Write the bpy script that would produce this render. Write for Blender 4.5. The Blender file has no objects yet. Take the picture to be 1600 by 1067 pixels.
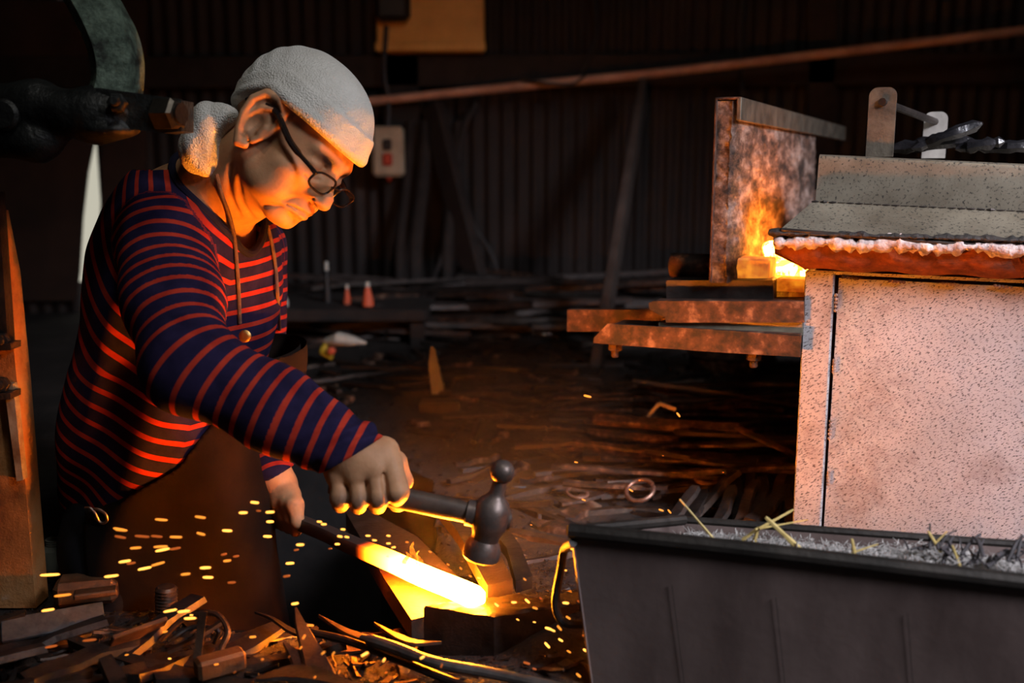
import bpy, math, random
import numpy as np
from mathutils import Vector, Matrix, Euler

# ------------------------------------------------------------------ camera, world, lights, exposure
C = bpy.context.scene.collection
F = 1556.0; PITCH = math.atan(269 / F); EYE = 0.62      # focal length in pixels of a 1600 wide frame
cam_d = bpy.data.cameras.new('camera'); cam = bpy.data.objects.new('camera', cam_d); C.objects.link(cam)
cam.location = (0, 0, EYE); cam.rotation_euler = (math.pi / 2 - PITCH, 0, 0)
cam_d.sensor_width = 36; cam_d.lens = F / 1600 * 36; cam_d.clip_start = 0.05
cam_d.dof.use_dof = True; cam_d.dof.focus_distance = 1.46; cam_d.dof.aperture_fstop = 2.8
bpy.context.scene.camera = cam
VS = bpy.context.scene.view_settings
VS.view_transform = 'Standard'; VS.look = 'None'; VS.exposure = 0.0; VS.gamma = 1.0; VS.use_curve_mapping = False
bpy.context.scene.cycles.use_denoising = True
bpy.context.scene.cycles.sample_clamp_indirect = 4.0
W = bpy.data.worlds.new('world'); bpy.context.scene.world = W; W.use_nodes = True
W.node_tree.nodes['Background'].inputs[0].default_value = (0.75, 0.62, 0.60, 1)
W.node_tree.nodes['Background'].inputs[1].default_value = 0.016

def area(name, loc, target, sx, sy, power, col):
    d = bpy.data.lights.new(name, 'AREA'); d.shape = 'RECTANGLE'; d.size = sx; d.size_y = sy; d.energy = power; d.color = col
    o = bpy.data.objects.new(name, d); C.objects.link(o); o.location = loc
    o.rotation_euler = (Vector(target) - Vector(loc)).to_track_quat('-Z', 'Y').to_euler(); return o
# daylight through the open front of the workshop, behind and right of the camera
area('daylight_front', (.35, .30, 2.50), (-0.3, 1.4, 0.5), 0.5, 0.4, 8.0, (1.0, 0.97, 0.88))
area('daylight_side', (1.9, -.15, 1.75), (1.0, 1.4, 0.40), 0.8, 0.6, 19, (0.90, 0.90, 1.0)).data.spread = math.radians(60)

# ------------------------------------------------------------------ projection helpers (where things stand)
fw = np.array([0, math.cos(PITCH), -math.sin(PITCH)]); up = np.array([0, math.sin(PITCH), math.cos(PITCH)])
CAMP = np.array([0, 0, EYE])
def ray(px, py):
    return np.array([1, 0, 0]) * ((px - 800) / F) + fw - up * ((py - 533.5) / F)
def P(px, py, Y):
    d = ray(px, py); return CAMP + d * (Y / d[1])
def G(px, py, z=0.0):
    d = ray(px, py); return CAMP + d * ((z - EYE) / d[2])

# ------------------------------------------------------------------ materials
def new_mat(name):
    m = bpy.data.materials.new(name); m.use_nodes = True
    nt = m.node_tree; b = nt.nodes['Principled BSDF']; return m, nt, b
def coords(nt, kind='Object'):
    return nt.nodes.new('ShaderNodeTexCoord').outputs[kind]
def noise(nt, scale, detail=4, rough=.6, vec=None, dist=0):
    n = nt.nodes.new('ShaderNodeTexNoise'); n.inputs['Scale'].default_value = scale
    n.inputs['Detail'].default_value = detail; n.inputs['Roughness'].default_value = rough; n.inputs['Distortion'].default_value = dist
    nt.links.new(vec if vec is not None else coords(nt), n.inputs['Vector']); return n.outputs['Fac']
def ramp(nt, fac, stops):
    r = nt.nodes.new('ShaderNodeValToRGB'); e = r.color_ramp.elements
    while len(e) < len(stops): e.new(.5)
    for s, (p, c) in zip(e, stops): s.position = p; s.color = (*c, 1) if len(c) == 3 else c
    nt.links.new(fac, r.inputs[0]); return r.outputs[0]
def bump(nt, b, h, strength, dist=.002, prev=None):
    n = nt.nodes.new('ShaderNodeBump'); n.inputs['Strength'].default_value = strength; n.inputs['Distance'].default_value = dist
    nt.links.new(h, n.inputs['Height'])
    if prev is not None: nt.links.new(prev, n.inputs['Normal'])
    nt.links.new(n.outputs[0], b.inputs['Normal']); return n.outputs[0]
def mixc(nt, fac, a, b_, mode='MIX'):
    n = nt.nodes.new('ShaderNodeMix'); n.data_type = 'RGBA'; n.blend_type = mode
    for s, v in ((n.inputs[0], fac), (n.inputs[6], a), (n.inputs[7], b_)):
        if isinstance(v, (int, float)): s.default_value = v
        elif isinstance(v, tuple): s.default_value = (*v, 1)
        else: nt.links.new(v, s)
    return n.outputs[2]
def math_n(nt, op, a, b_=0.0):
    n = nt.nodes.new('ShaderNodeMath'); n.operation = op
    for s, v in ((n.inputs[0], a), (n.inputs[1], b_)):
        if isinstance(v, (int, float)): s.default_value = v
        else: nt.links.new(v, s)
    return n.outputs[0]
def mat(name, c1, c2=None, scale=20, rough=.6, metal=0, bs=.3, bscale=None, bd=.002, p=(.35, .65), detail=6, c3=None, rough2=None, stretch=None):
    m, nt, b = new_mat(name); c2 = c2 or c1; vec = None
    if stretch:
        mp_ = nt.nodes.new('ShaderNodeMapping'); mp_.inputs['Scale'].default_value = stretch; nt.links.new(coords(nt), mp_.inputs['Vector']); vec = mp_.outputs[0]
    f = noise(nt, scale, detail, vec=vec)
    st = [(p[0], c1), (p[1], c2)]
    if c3: st.append((min(1, p[1] + .12), c3))
    nt.links.new(ramp(nt, f, st), b.inputs['Base Color'])
    b.inputs['Roughness'].default_value = rough; b.inputs['Metallic'].default_value = metal
    if rough2 is not None:
        rr = nt.nodes.new('ShaderNodeMapRange'); rr.inputs['To Min'].default_value = rough; rr.inputs['To Max'].default_value = rough2
        rr.inputs['From Min'].default_value = .35; rr.inputs['From Max'].default_value = .65
        nt.links.new(f, rr.inputs['Value']); nt.links.new(rr.outputs[0], b.inputs['Roughness'])
    if bs: bump(nt, b, noise(nt, bscale or scale * 3, 5), bs, bd)
    return m
def emit(name, col, strength):
    m, nt, b = new_mat(name); b.inputs['Base Color'].default_value = (0, 0, 0, 1)
    b.inputs['Emission Color'].default_value = (*col, 1); b.inputs['Emission Strength'].default_value = strength; return m

# ------------------------------------------------------------------ object helpers
def tag(o, label=None, cat=None, group=None, kind=None):
    for k, v in (('label', label), ('category', cat), ('group', group), ('kind', kind)):
        if v: o[k] = v
    return o
def empty(name, loc, rz=0, label=None, cat=None, group=None):
    o = bpy.data.objects.new(name, None); C.objects.link(o); o.empty_display_size = .05
    o.location = [float(v) for v in loc]; o.rotation_euler = (0, 0, rz)
    o.matrix_world = Matrix.LocRotScale(o.location, o.rotation_euler, None)
    return tag(o, label, cat, group)
def root_m(o):
    while o.parent: o = o.parent
    return Matrix.LocRotScale(o.location, o.rotation_euler, None)
def link_mesh(name, V, Fc, mats, parent=None, smooth=True, local=False, mi=None):
    V = np.asarray(V, float).reshape(-1, 3); me = bpy.data.meshes.new(name)
    loc = None
    if parent is not None:
        if not local:
            M = np.array(root_m(parent).inverted()); V = V @ M[:3, :3].T + M[:3, 3]
    elif not local:
        loc = np.array([(V[:, 0].min() + V[:, 0].max()) / 2, (V[:, 1].min() + V[:, 1].max()) / 2, V[:, 2].min()]); V = V - loc
    if isinstance(Fc, np.ndarray):
        n = Fc.shape[1]; me.vertices.add(len(V)); me.vertices.foreach_set('co', V.astype(np.float32).ravel())
        me.loops.add(Fc.size); me.loops.foreach_set('vertex_index', Fc.astype(np.int32).ravel())
        me.polygons.add(len(Fc)); me.polygons.foreach_set('loop_start', np.arange(0, Fc.size, n, dtype=np.int32))
        me.update(calc_edges=True)
    else:
        me.from_pydata([tuple(v) for v in V], [], Fc); me.update()
    if not isinstance(mats, (list, tuple)): mats = [mats]
    for m in mats: me.materials.append(m)
    if mi is not None: me.polygons.foreach_set('material_index', np.asarray(mi, np.int32))
    me.polygons.foreach_set('use_smooth', np.full(len(me.polygons), bool(smooth)))
    o = bpy.data.objects.new(name, me); C.objects.link(o)
    if parent is not None: o.parent = parent
    elif loc is not None: o.location = loc
    return o
def sharp(o, deg=35):
    me = o.data; me.polygons.foreach_set('use_smooth', np.full(len(me.polygons), True))
    try: me.set_sharp_from_angle(angle=math.radians(deg))
    except Exception: pass
    return o

class MB:
    """collects solids and links them as ONE mesh object"""
    def __init__(s): s.V = []; s.F = []
    def add(s, V, Fc):
        k = len(s.V); s.V += [tuple(map(float, v)) for v in V]; s.F += [tuple(i + k for i in f) for f in Fc]; return s
    def box(s, c, size, rot=None, bev=0, jit=0):
        """box centred at c; rot = 3x3 with its axes as columns; bev chamfers every edge"""
        hx, hy, hz = [v / 2 for v in size]; R_ = np.eye(3) if rot is None else np.asarray(rot)
        if bev <= 0:
            V = np.array([(x, y, z) for x in (-hx, hx) for y in (-hy, hy) for z in (-hz, hz)])
            Fc = [(0, 1, 3, 2), (4, 6, 7, 5), (0, 4, 5, 1), (2, 3, 7, 6), (0, 2, 6, 4), (1, 5, 7, 3)]
        else:
            b = min(bev, hx * .9, hy * .9, hz * .9); V = []; idx = {}
            for sx in (-1, 1):
                for sy in (-1, 1):
                    for sz in (-1, 1):
                        for ax in range(3):
                            v = [sx * (hx - b), sy * (hy - b), sz * (hz - b)]; v[ax] = (sx * hx, sy * hy, sz * hz)[ax]
                            idx[(sx, sy, sz, ax)] = len(V); V.append(v)
            V = np.array(V); Fc = []
            for ax in range(3):
                o1, o2 = [(1, 2), (2, 0), (0, 1)][ax]
                for sg in (-1, 1):
                    q = []
                    for a_, b_ in ((-1, -1), (1, -1), (1, 1), (-1, 1)):
                        k = [0, 0, 0]; k[ax] = sg; k[o1] = a_; k[o2] = b_; q.append(idx[(*k, ax)])
                    Fc.append(tuple(q if sg > 0 else q[::-1]))
                for a_ in (-1, 1):
                    for b_ in (-1, 1):
                        k0 = [0, 0, 0]; k0[o1] = a_; k0[o2] = b_; k1 = list(k0); k0[ax] = -1; k1[ax] = 1
                        q = (idx[(*k0, o1)], idx[(*k1, o1)], idx[(*k1, o2)], idx[(*k0, o2)])
                        Fc.append(q if a_ * b_ < 0 else q[::-1])
            for sx in (-1, 1):
                for sy in (-1, 1):
                    for sz in (-1, 1):
                        q = tuple(idx[(sx, sy, sz, a)] for a in range(3)); Fc.append(q if sx * sy * sz > 0 else q[::-1])
        if jit: V = V + np.array([[random.uniform(-jit, jit) for _ in range(3)] for _ in V])
        return s.add(V @ R_.T + np.asarray(c), Fc)
    def prism(s, poly, vec):
        """polygon (3-D points) extruded by vec"""
        n = len(poly); a = [np.asarray(p, float) for p in poly]; b = [p + np.asarray(vec) for p in a]
        return s.add(a + b, [tuple(range(n))[::-1], tuple(range(n, 2 * n))] + [(i, (i + 1) % n, n + (i + 1) % n, n + i) for i in range(n)])
    def tube(s, pts, r, n=8, cap=True, flat=1.0):
        pts = [np.asarray(p, float) for p in pts]; m = len(pts); r = [r] * m if isinstance(r, (int, float)) else list(r)
        V = []; ref = None
        for i, p in enumerate(pts):
            t = pts[min(i + 1, m - 1)] - pts[max(i - 1, 0)]; t = t / (np.linalg.norm(t) + 1e-12)
            if ref is None:
                ref = np.array([0, 0, 1.]) if abs(t[2]) < .9 else np.array([1., 0, 0])
            a = ref - t * (ref @ t); a /= np.linalg.norm(a) + 1e-12; ref = a; b = np.cross(t, a)
            for k in range(n):
                th = 2 * math.pi * k / n; V.append(p + r[i] * (math.cos(th) * a * flat + math.sin(th) * b))
        Fc = [(i * n + k, i * n + (k + 1) % n, (i + 1) * n + (k + 1) % n, (i + 1) * n + k) for i in range(m - 1) for k in range(n)]
        if cap: Fc += [tuple(range(n))[::-1], tuple((m - 1) * n + k for k in range(n))]
        return s.add(V, Fc)
    def lathe(s, prof, c, axis=(0, 0, 1), n=20):
        """profile [(r, h)] turned about an axis through c"""
        ax = np.asarray(axis, float); ax /= np.linalg.norm(ax)
        a = np.cross(ax, [0, 0, 1.]) if abs(ax[2]) < .9 else np.cross(ax, [1., 0, 0]); a /= np.linalg.norm(a); b = np.cross(ax, a)
        V = [np.asarray(c) + ax * h + r * (math.cos(2 * math.pi * k / n) * a + math.sin(2 * math.pi * k / n) * b) for r, h in prof for k in range(n)]
        m = len(prof); Fc = [(i * n + k, (i + 1) * n + k, (i + 1) * n + (k + 1) % n, i * n + (k + 1) % n) for i in range(m - 1) for k in range(n)]
        Fc += [tuple(range(n)), tuple((m - 1) * n + k for k in range(n))[::-1]]
        return s.add(V, Fc)
    def build(s, name, m, parent=None, smooth=30, local=False):
        o = link_mesh(name, s.V, s.F, m, parent, smooth=False, local=local)
        if smooth: sharp(o, smooth)
        return o
def frame(d, upv=(0, 0, 1)):
    """3x3 whose x column runs along d"""
    x = np.asarray(d, float); x = x / np.linalg.norm(x); y = np.cross(upv, x); y /= np.linalg.norm(y); return np.stack([x, y, np.cross(x, y)], 1)
def bar_between(mb, a, b, w, h, bev=.001, upv=(0, 0, 1)):
    a = np.asarray(a); b = np.asarray(b); return mb.box((a + b) / 2, (np.linalg.norm(b - a), w, h), frame(b - a, upv), bev)
def copy_obj(o, loc, rot, scale=None, parent=None):
    c = o.copy(); C.objects.link(c)
    c.location = [float(v) for v in loc]; c.rotation_euler = rot
    if scale is not None: c.scale = scale
    for ch in o.children:
        d = ch.copy(); C.objects.link(d); d.parent = c
    return c
def smooth_path(pts, n=6):
    """Catmull-Rom through the points"""
    p = [np.asarray(q, float) for q in pts]; p = [2 * p[0] - p[1]] + p + [2 * p[-1] - p[-2]]; out = []
    for i in range(1, len(p) - 2):
        for k in range(n):
            t = k / n; out.append(.5 * (2 * p[i] + (p[i + 1] - p[i - 1]) * t + (2 * p[i - 1] - 5 * p[i] + 4 * p[i + 1] - p[i + 2]) * t * t + (3 * p[i] - p[i - 1] - 3 * p[i + 1] + p[i + 2]) * t ** 3))
    out.append(p[-2]); return out

# ------------------------------------------------------------------ signed-distance sculpting (numpy)
def smin(a, b, k):
    h = np.maximum(k - np.abs(a - b), 0) / k; return np.minimum(a, b) - h * h * k * .25
def smax(a, b, k): return -smin(-a, -b, k)
def ell(p, c, r, R_=None):
    q = p - np.asarray(c, float)
    if R_ is not None: q = q @ R_          # columns of R_ = axes
    r = np.asarray(r, float); k0 = np.sqrt(((q / r) ** 2).sum(1)); k1 = np.sqrt(((q / (r * r)) ** 2).sum(1)) + 1e-9
    return k0 * (k0 - 1) / k1
def cone(p, a, b, ra, rb):
    a = np.asarray(a, float); b = np.asarray(b, float); d = b - a; t = np.clip(((p - a) @ d) / (d @ d), 0, 1)
    q = p - a - t[:, None] * d; return np.sqrt((q * q).sum(1)) - (ra + (rb - ra) * t)
def chain(p, pts, rs, k=0):
    if not hasattr(rs, '__len__'): rs = [rs] * len(pts)
    d = None
    for i in range(len(pts) - 1):
        e = cone(p, pts[i], pts[i + 1], rs[i], rs[i + 1]); d = e if d is None else (smin(d, e, k) if k else np.minimum(d, e))
    return d
_rs = np.random.RandomState(7); _dirs = _rs.normal(size=(40, 3)); _dirs /= np.linalg.norm(_dirs, axis=1)[:, None]; _ph = _rs.uniform(0, 6.28, 40)
def wob(p, freq, seed=0, n=5):
    o = np.zeros(len(p))
    for i in range(n):
        j = (seed * 7 + i) % 40; o += np.sin(p @ _dirs[j] * freq * (1 + .37 * i) + _ph[j]) / (1 + .3 * i)
    return o / n
def nets(fn, xs, ys, zs, step=4, safe=1.4):
    """surface nets over a rectilinear grid; only blocks near the surface are sampled finely"""
    nx, ny, nz = [int(math.ceil(len(a) / step)) * step for a in (xs, ys, zs)]
    def ext(a, n):
        d = a[-1] - a[-2]; return np.concatenate([a, a[-1] + d * np.arange(1, n - len(a) + 1)])
    xs, ys, zs = ext(xs, nx), ext(ys, ny), ext(zs, nz)
    def bc(a): b = a.reshape(-1, step); nxt = np.append(b[1:, 0], b[-1, -1]); return (b[:, 0] + nxt) / 2, (nxt - b[:, 0]) / 2
    (cx, hx), (cy, hy), (cz, hz) = bc(xs), bc(ys), bc(zs)
    g = np.stack(np.meshgrid(cx, cy, cz, indexing='ij'), -1).reshape(-1, 3)
    hd = np.sqrt((np.stack(np.meshgrid(hx, hy, hz, indexing='ij'), -1).reshape(-1, 3) ** 2).sum(1))
    d = np.concatenate([fn(g[i:i + 200000]) for i in range(0, len(g), 200000)])
    act = np.abs(d) < hd * safe + .004
    D = np.repeat(np.repeat(np.repeat(np.where(d < 0, -1, 1).reshape(len(cx), len(cy), len(cz)).astype(np.float32), step, 0), step, 1), step, 2)
    ai, aj, ak = np.unravel_index(np.nonzero(act)[0], (len(cx), len(cy), len(cz)))
    o = np.arange(step)
    I = (ai[:, None] * step + np.repeat(o, step * step)[None]).ravel(); J = (aj[:, None] * step + np.tile(np.repeat(o, step), step)[None]).ravel(); K = (ak[:, None] * step + np.tile(o, step * step)[None]).ravel()
    pts = np.stack([xs[I], ys[J], zs[K]], 1)
    vals = np.concatenate([fn(pts[i:i + 200000]) for i in range(0, len(pts), 200000)]); D[I, J, K] = vals
    S = D < 0
    c = np.zeros((nx - 1, ny - 1, nz - 1), np.int8)
    for a in (0, 1):
        for b in (0, 1):
            for e in (0, 1): c += S[a:nx - 1 + a, b:ny - 1 + b, e:nz - 1 + e]
    I, J, K = np.nonzero((c > 0) & (c < 8)); vid = np.full(c.shape, -1, np.int32); vid[I, J, K] = np.arange(len(I))
    acc = np.zeros((len(I), 3)); cnt = np.zeros(len(I)); ax = (xs, ys, zs)
    for a in range(3):
        for u in (0, 1):
            for v in (0, 1):
                o0 = [0, 0, 0]; o0[(a + 1) % 3] = u; o0[(a + 2) % 3] = v; o1 = list(o0); o1[a] = 1
                d0 = D[I + o0[0], J + o0[1], K + o0[2]]; d1 = D[I + o1[0], J + o1[1], K + o1[2]]
                m = (d0 < 0) != (d1 < 0); t = np.where(m, d0 / np.where(m, d0 - d1, 1), 0)
                p0 = np.stack([xs[I + o0[0]], ys[J + o0[1]], zs[K + o0[2]]], 1); p1 = np.stack([xs[I + o1[0]], ys[J + o1[1]], zs[K + o1[2]]], 1)
                acc += np.where(m[:, None], p0 + t[:, None] * (p1 - p0), 0); cnt += m
    V = acc / np.maximum(cnt, 1)[:, None]; Q = []
    for a in range(3):
        sl0 = [slice(1, -1)] * 3; sl0[a] = slice(0, -1); sl1 = list(sl0); sl1[a] = slice(1, None)
        s0, s1 = S[tuple(sl0)], S[tuple(sl1)]
        for flip in (0, 1):
            m = (s0 & ~s1) if not flip else (~s0 & s1)
            i = np.stack(np.nonzero(m), 1); i += np.array([0 if b == a else 1 for b in range(3)])
            b1, b2 = (a + 1) % 3, (a + 2) % 3; q = []
            for (u, v) in ((0, 0), (1, 0), (1, 1), (0, 1)):
                j = i.copy(); j[:, b1] -= u; j[:, b2] -= v; q.append(vid[j[:, 0], j[:, 1], j[:, 2]])
            q = np.stack(q if not flip else q[::-1], 1); Q.append(q[(q >= 0).all(1)])
    return V, np.concatenate(Q)
def axis(*segs):
    """axis(start, (end, step), ...): rectilinear grid coordinates"""
    out = [segs[0]]
    for e, s in segs[1:]:
        n = max(1, int(round((e - out[-1]) / s))); out += list(out[-1] + (e - out[-1]) * np.arange(1, n + 1) / n)
    return np.array(out)
def hit(fn, px, py, t0=.9, off=0.0):
    """first point of a distance field on the line of sight through a pixel of the photograph"""
    d = ray(px, py); d = d / np.linalg.norm(d); t = t0
    for _ in range(120):
        v = float(fn((CAMP + d * t)[None])[0]) - off
        if v < .0003: break
        t += v * .7
        if t > 3: return None
    return CAMP + d * t
def set_attr(o, name, vals):
    a = o.data.attributes.new(name, 'FLOAT', 'POINT'); a.data.foreach_set('value', np.asarray(vals, np.float32))
# ------------------------------------------------------------------ the workshop shell and the ground
def struct(o): o['kind'] = 'structure'; return o
WY = 4.4
m_corr = mat('sooty_corrugated_iron', (.010, .006, .005), (.026, .015, .012), 3, .65, .3, .4, 30, c3=(.05, .028, .02))
def corrugated(name, a, b, z0, z1, amp=.007, per=.065):
    a = np.array(a); b = np.array(b); L = np.linalg.norm(b - a); u = (b - a) / L; n = np.array([u[1], -u[0], 0]); k = int(L / per * 6)
    V = []; Fc = []
    for i in range(k + 1):
        s = L * i / k; o = amp * math.sin(2 * math.pi * s / per); p = a + u * s + n * o
        V += [(p[0], p[1], z0), (p[0], p[1], z1)]
        if i: j = 2 * i; Fc.append((j - 2, j, j + 1, j - 1))
    return struct(link_mesh(name, V, Fc, m_corr))
g0, g1 = P(128, 300, WY)[0], P(156, 300, WY)[0]
corrugated('wall_back', (g1 + .0, WY, 0), (4.2, WY, 0), -.05, 2.9); corrugated('wall_back', (-3.4, WY, 0), (P(122, 430, WY)[0] - .005, WY, 0), -.05, 2.9)
corrugated('wall_left', (-3.4, -1.0, 0), (-3.4, WY, 0), -.05, 2.9); corrugated('wall_right', (4.2, WY, 0), (4.2, 2.6, 0), -.05, 2.9)
m_tim = mat('sooty_timber', (.010, .006, .005), (.024, .015, .012), 14, .8, 0, .6, 60)
MB().box((.4, 1.9, 2.94), (7.8, 5.4, .06)).build('ceiling', m_tim)['kind'] = 'structure'
# the tapering gap of daylight between two hanging dark sheets
m_day = emit('daylight_outside', (.86, .82, .66), .62)
a_ = [P(x, y, WY + .12) for x, y in ((100, 440), (190, 440), (190, 190), (100, 190))]
o = MB().prism(a_, (0, .01, 0)).build('window_1', m_day); struct(o)
m_sheet = mat('dark_hanging_sheet', (.022, .010, .006), (.05, .022, .013), 4, .8, 0, .4, 40)
def sheet(pts, lab):
    Vp = [P(x, y, WY - .06) for x, y in pts]; return tag(MB().prism(Vp, (0, .012, 0)).build('hanging_sheet', m_sheet), lab, 'curtain')
sheet([(-60, 425), (-60, 0), (150, 0), (148, 215), (137, 270), (129, 340), (124, 425), (118, 470), (-60, 470)], 'dark red-brown sheet hanging left of the narrow strip of daylight')
sheet([(158, 0), (230, 0), (230, 470), (150, 470), (154, 400), (158, 290)], 'dark sheet hanging right of the narrow strip of daylight')
# timbers of the back wall
def timber(name, a, b, w, d, lab, m=None, kind=None):
    mb = MB(); bar_between(mb, a, b, w, d, .004); o = mb.build(name, m or m_tim)
    return tag(o, lab, 'beam') if not kind else struct(o)
timber('trim_1', P(-900, 120, WY - .05), P(1900, 104, WY - .05), .05, .13, '', kind=1)
timber('trim_2', P(628, 0 - 200, WY - .05), P(628, 520, WY - .05), .05, .15, '', kind=1)
timber('trim_3', P(1285, -200, WY - .05), P(1277, 520, WY - .05), .05, .12, '', kind=1)
timber('slanting_prop', P(676, 165, WY - .12), P(760, 500, WY - .35), .05, .10, 'dark timber prop slanting down right below the beige switch box')
m_grey = mat('dusty_board', (.05, .033, .027), (.085, .06, .05), 9, .85, 0, .4, 50)
timber('leaning_board', P(1005, 140, WY - .25), P(930, 590, 2.95), .03, .105, 'dusty grey-brown board leaning left of the forge shelf', m_grey)
m_pipe = mat('rusty_pipe', (.50, .24, .15), (.75, .42, .30), 8, .6, .2, .3, 60)
pp = [P(560, 160, 4.25), P(860, 130, 4.22), P(1000, 117, 4.2), P(1300, 83, 4.15), P(1640, 43, 4.05)]
tag(MB().tube(pp, .0185, 12).build('pipe', m_pipe), 'long thin rusty pipe running across the back wall, rising to the right', 'pipe')
tag(MB().tube(smooth_path([P(815, 125, 4.2), P(860, 131, 4.17), P(895, 131, 4.17), P(915, 118, 4.2)]), .006, 6).build('pipe_tie', mat('dark_rope', (.05, .03, .02))), 'dark tie wound round the long wall pipe', 'rope')
m_cab = mat('black_cable', (.02, .016, .016), (.035, .028, .026), 20, .5)
def cable(pts, r, lab, name='cable'): return tag(MB().tube(smooth_path(pts), r, 8).build(name, m_cab), lab, 'cable')
cable([P(745, 160, 4.28), P(722, 210, 4.27), P(715, 280, 4.27), P(738, 350, 4.26), P(768, 400, 4.25), P(782, 455, 4.2), P(785, 500, 4.1)], .012, 'dark cable hanging in a long curve right of the slanting prop')
cable([P(660, 480, 3.9), P(690, 400, 4.1), P(700, 330, 4.25), P(695, 250, 4.3)], .010, 'dark cable hanging behind the slanting prop')
cable([P(606, 200, 4.22), P(607, 160, 4.24), P(600, 110, 4.25), P(604, 40, 4.25)], .010, 'dark flex rising from the beige switch box to the yellow panel')
cable([P(905, 120, 4.3), P(930, 60, 4.3), P(925, -20, 4.3)], .008, 'dark cable hanging on the back wall above the long pipe')
cable([P(1160, 150, 4.3), P(1155, 60, 4.3), P(1162, -20, 4.3)], .009, 'dark cable hanging on the wall behind the forge')
# a roll of dark hose and sheet iron against the wall
for k, (x, w) in enumerate(((655, .03), (704, .024), (630, .02))):
    tag(MB().tube(smooth_path([P(x, 500, 4.0), P(x - 6, 400, 4.1), P(x + 6, 280, 4.26), P(x + 12, 190, 4.3)]), w, 10).build('hose_bundle', m_tim), ('thick', 'middle', 'thin')[k] + ' dark hanging hose left of the slanting prop\'s foot', 'hose')
# yellow wooden panel with a dark fitting
m_yel = mat('varnished_yellow_wood', (.72, .36, .07), (.90, .50, .12), 6, .5, 0, .2, 60)
yb = empty('switch_panel', P(671, 83, 4.3), 0, 'yellow varnished wooden panel high on the back wall', 'panel')
c0, c1 = P(586, -60, 4.28), P(757, 82, 4.28); cx_, cz_ = (c0[0] + c1[0]) / 2, (c0[2] + c1[2]) / 2
MB().box((cx_, 4.30, cz_), (c1[0] - c0[0], .05, c0[2] - c1[2]), bev=.006).build('board', m_yel, yb)
for z_ in (c1[2] + .02,): MB().box((cx_, 4.268, z_), (c1[0] - c0[0] + .01, .03, .035), bev=.004).build('lower_rail', m_yel, yb)
m_blk = mat('black_plastic', (.012, .011, .011), (.02, .018, .018), 20, .45)
q = P(614, 8, 4.24); MB().box(q, (.14, .07, .13), bev=.02).build('switch_box', m_blk, yb)
# beige push-button box
m_bei = mat('beige_enamel', (.42, .31, .21), (.56, .44, .31), 14, .5)
q = P(607, 237, 4.22); sb = empty('button_box', (q[0], 4.25, q[2] - .1), 0, 'beige push-button box with a dark and a red button on the back wall', 'switch')
MB().box(q, (.132, .07, .205), bev=.014).build('box', m_bei, sb)
m_rb = mat('red_button', (.5, .05, .02)); 
MB().box(q + [0, -.04, .028], (.036, .02, .045), bev=.006).build('button', m_blk, sb)
tag(MB().box(q + [0, -.04, -.032], (.040, .02, .050), bev=.006).build('button', m_rb, sb), 'red stop button')
MB().lathe([(.006, -.01), (.012, 0), (.006, .012)], q + [0, 0, -.110], (0, 0, 1), 10).build('gland', m_rb, sb)

# ground: one height field with the smith's pit cut out
PIT_ = [(-.12, 1.30), (-.25, 1.285), (-.45, 1.30), (-.56, 1.42), (-.68, 1.62), (-.74, 1.95), (-.62, 2.12), (-.30, 2.14), (-.16, 1.95), (-.13, 1.65)]
def inpit(x, y):
    c = np.zeros(x.shape, bool); n = len(PIT_)
    for i in range(n):
        (x0, y0), (x1, y1) = PIT_[i], PIT_[(i + 1) % n]
        c ^= ((y0 > y) != (y1 > y)) & (x < (x1 - x0) * (y - y0) / (y1 - y0 + 1e-12) + x0)
    return c
def ground_h(x, y):
    p = np.stack([x, y, 0 * x], -1).reshape(-1, 3)
    h = wob(p, 7, 1) * .012 + wob(p, 24, 2) * .006 + wob(p, 70, 3) * .003 + wob(p, 160, 4) * .0018; h = h.reshape(np.shape(x))
    h = h + .058 * np.exp(-(((x - .10) / .13) ** 2 + ((y - 1.26) / .12) ** 2)) + .10 * np.exp(-(((x - .9) / .6) ** 2 + ((y - 2.6) / .5) ** 2))
    h = h + .10 * np.exp(-(((x + .3) / 1.1) ** 2 + ((y - 3.9) / .55) ** 2)) + .05 * np.exp(-(((x + .2) / .5) ** 2 + ((y - 2.9) / .3) ** 2))
    return h - .012
def gh(x, y): return float(ground_h(np.array([float(x)]), np.array([float(y)]))[0])
def warp(n, c, near_, far):
    t = np.linspace(-1, 1, n); return c + near_ * t + far * np.sign(t) * np.abs(t) ** 3.4
gx = warp(430, .05, 1.25, 3.0); gy = np.concatenate([np.linspace(.55, 2.3, 230), 2.3 + (WY + .1 - 2.3) * np.linspace(0, 1, 130)[1:] ** 1.15])
X, Y_ = np.meshgrid(gx, gy, indexing='ij'); Z = ground_h(X, Y_); V = np.stack([X, Y_, Z], -1).reshape(-1, 3)
ny_ = len(gy); I, J = np.meshgrid(np.arange(len(gx) - 1), np.arange(ny_ - 1), indexing='ij')
cxm = (gx[:-1, None] + gx[1:, None]) / 2 + 0 * gy[None, :-1]; cym = 0 * gx[:-1, None] + (gy[None, :-1] + gy[None, 1:]) / 2
keep = ~inpit(cxm, cym); i0 = (I * ny_ + J)[keep]; Q = np.stack([i0, i0 + ny_, i0 + ny_ + 1, i0 + 1], 1)
m_soil, nt, b = new_mat('sooty_earth')
c1_ = ramp(nt, noise(nt, 5, 8, .7), [(.3, (.012, .008, .007)), (.5, (.026, .018, .015)), (.72, (.060, .045, .038))])
c2_ = ramp(nt, noise(nt, 90, 6, .7), [(.3, (.35, .33, .32)), (.7, (1, 1, 1))])
nt.links.new(mixc(nt, .8, c1_, c2_, 'MULTIPLY'), b.inputs['Base Color']); b.inputs['Roughness'].default_value = .82
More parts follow.
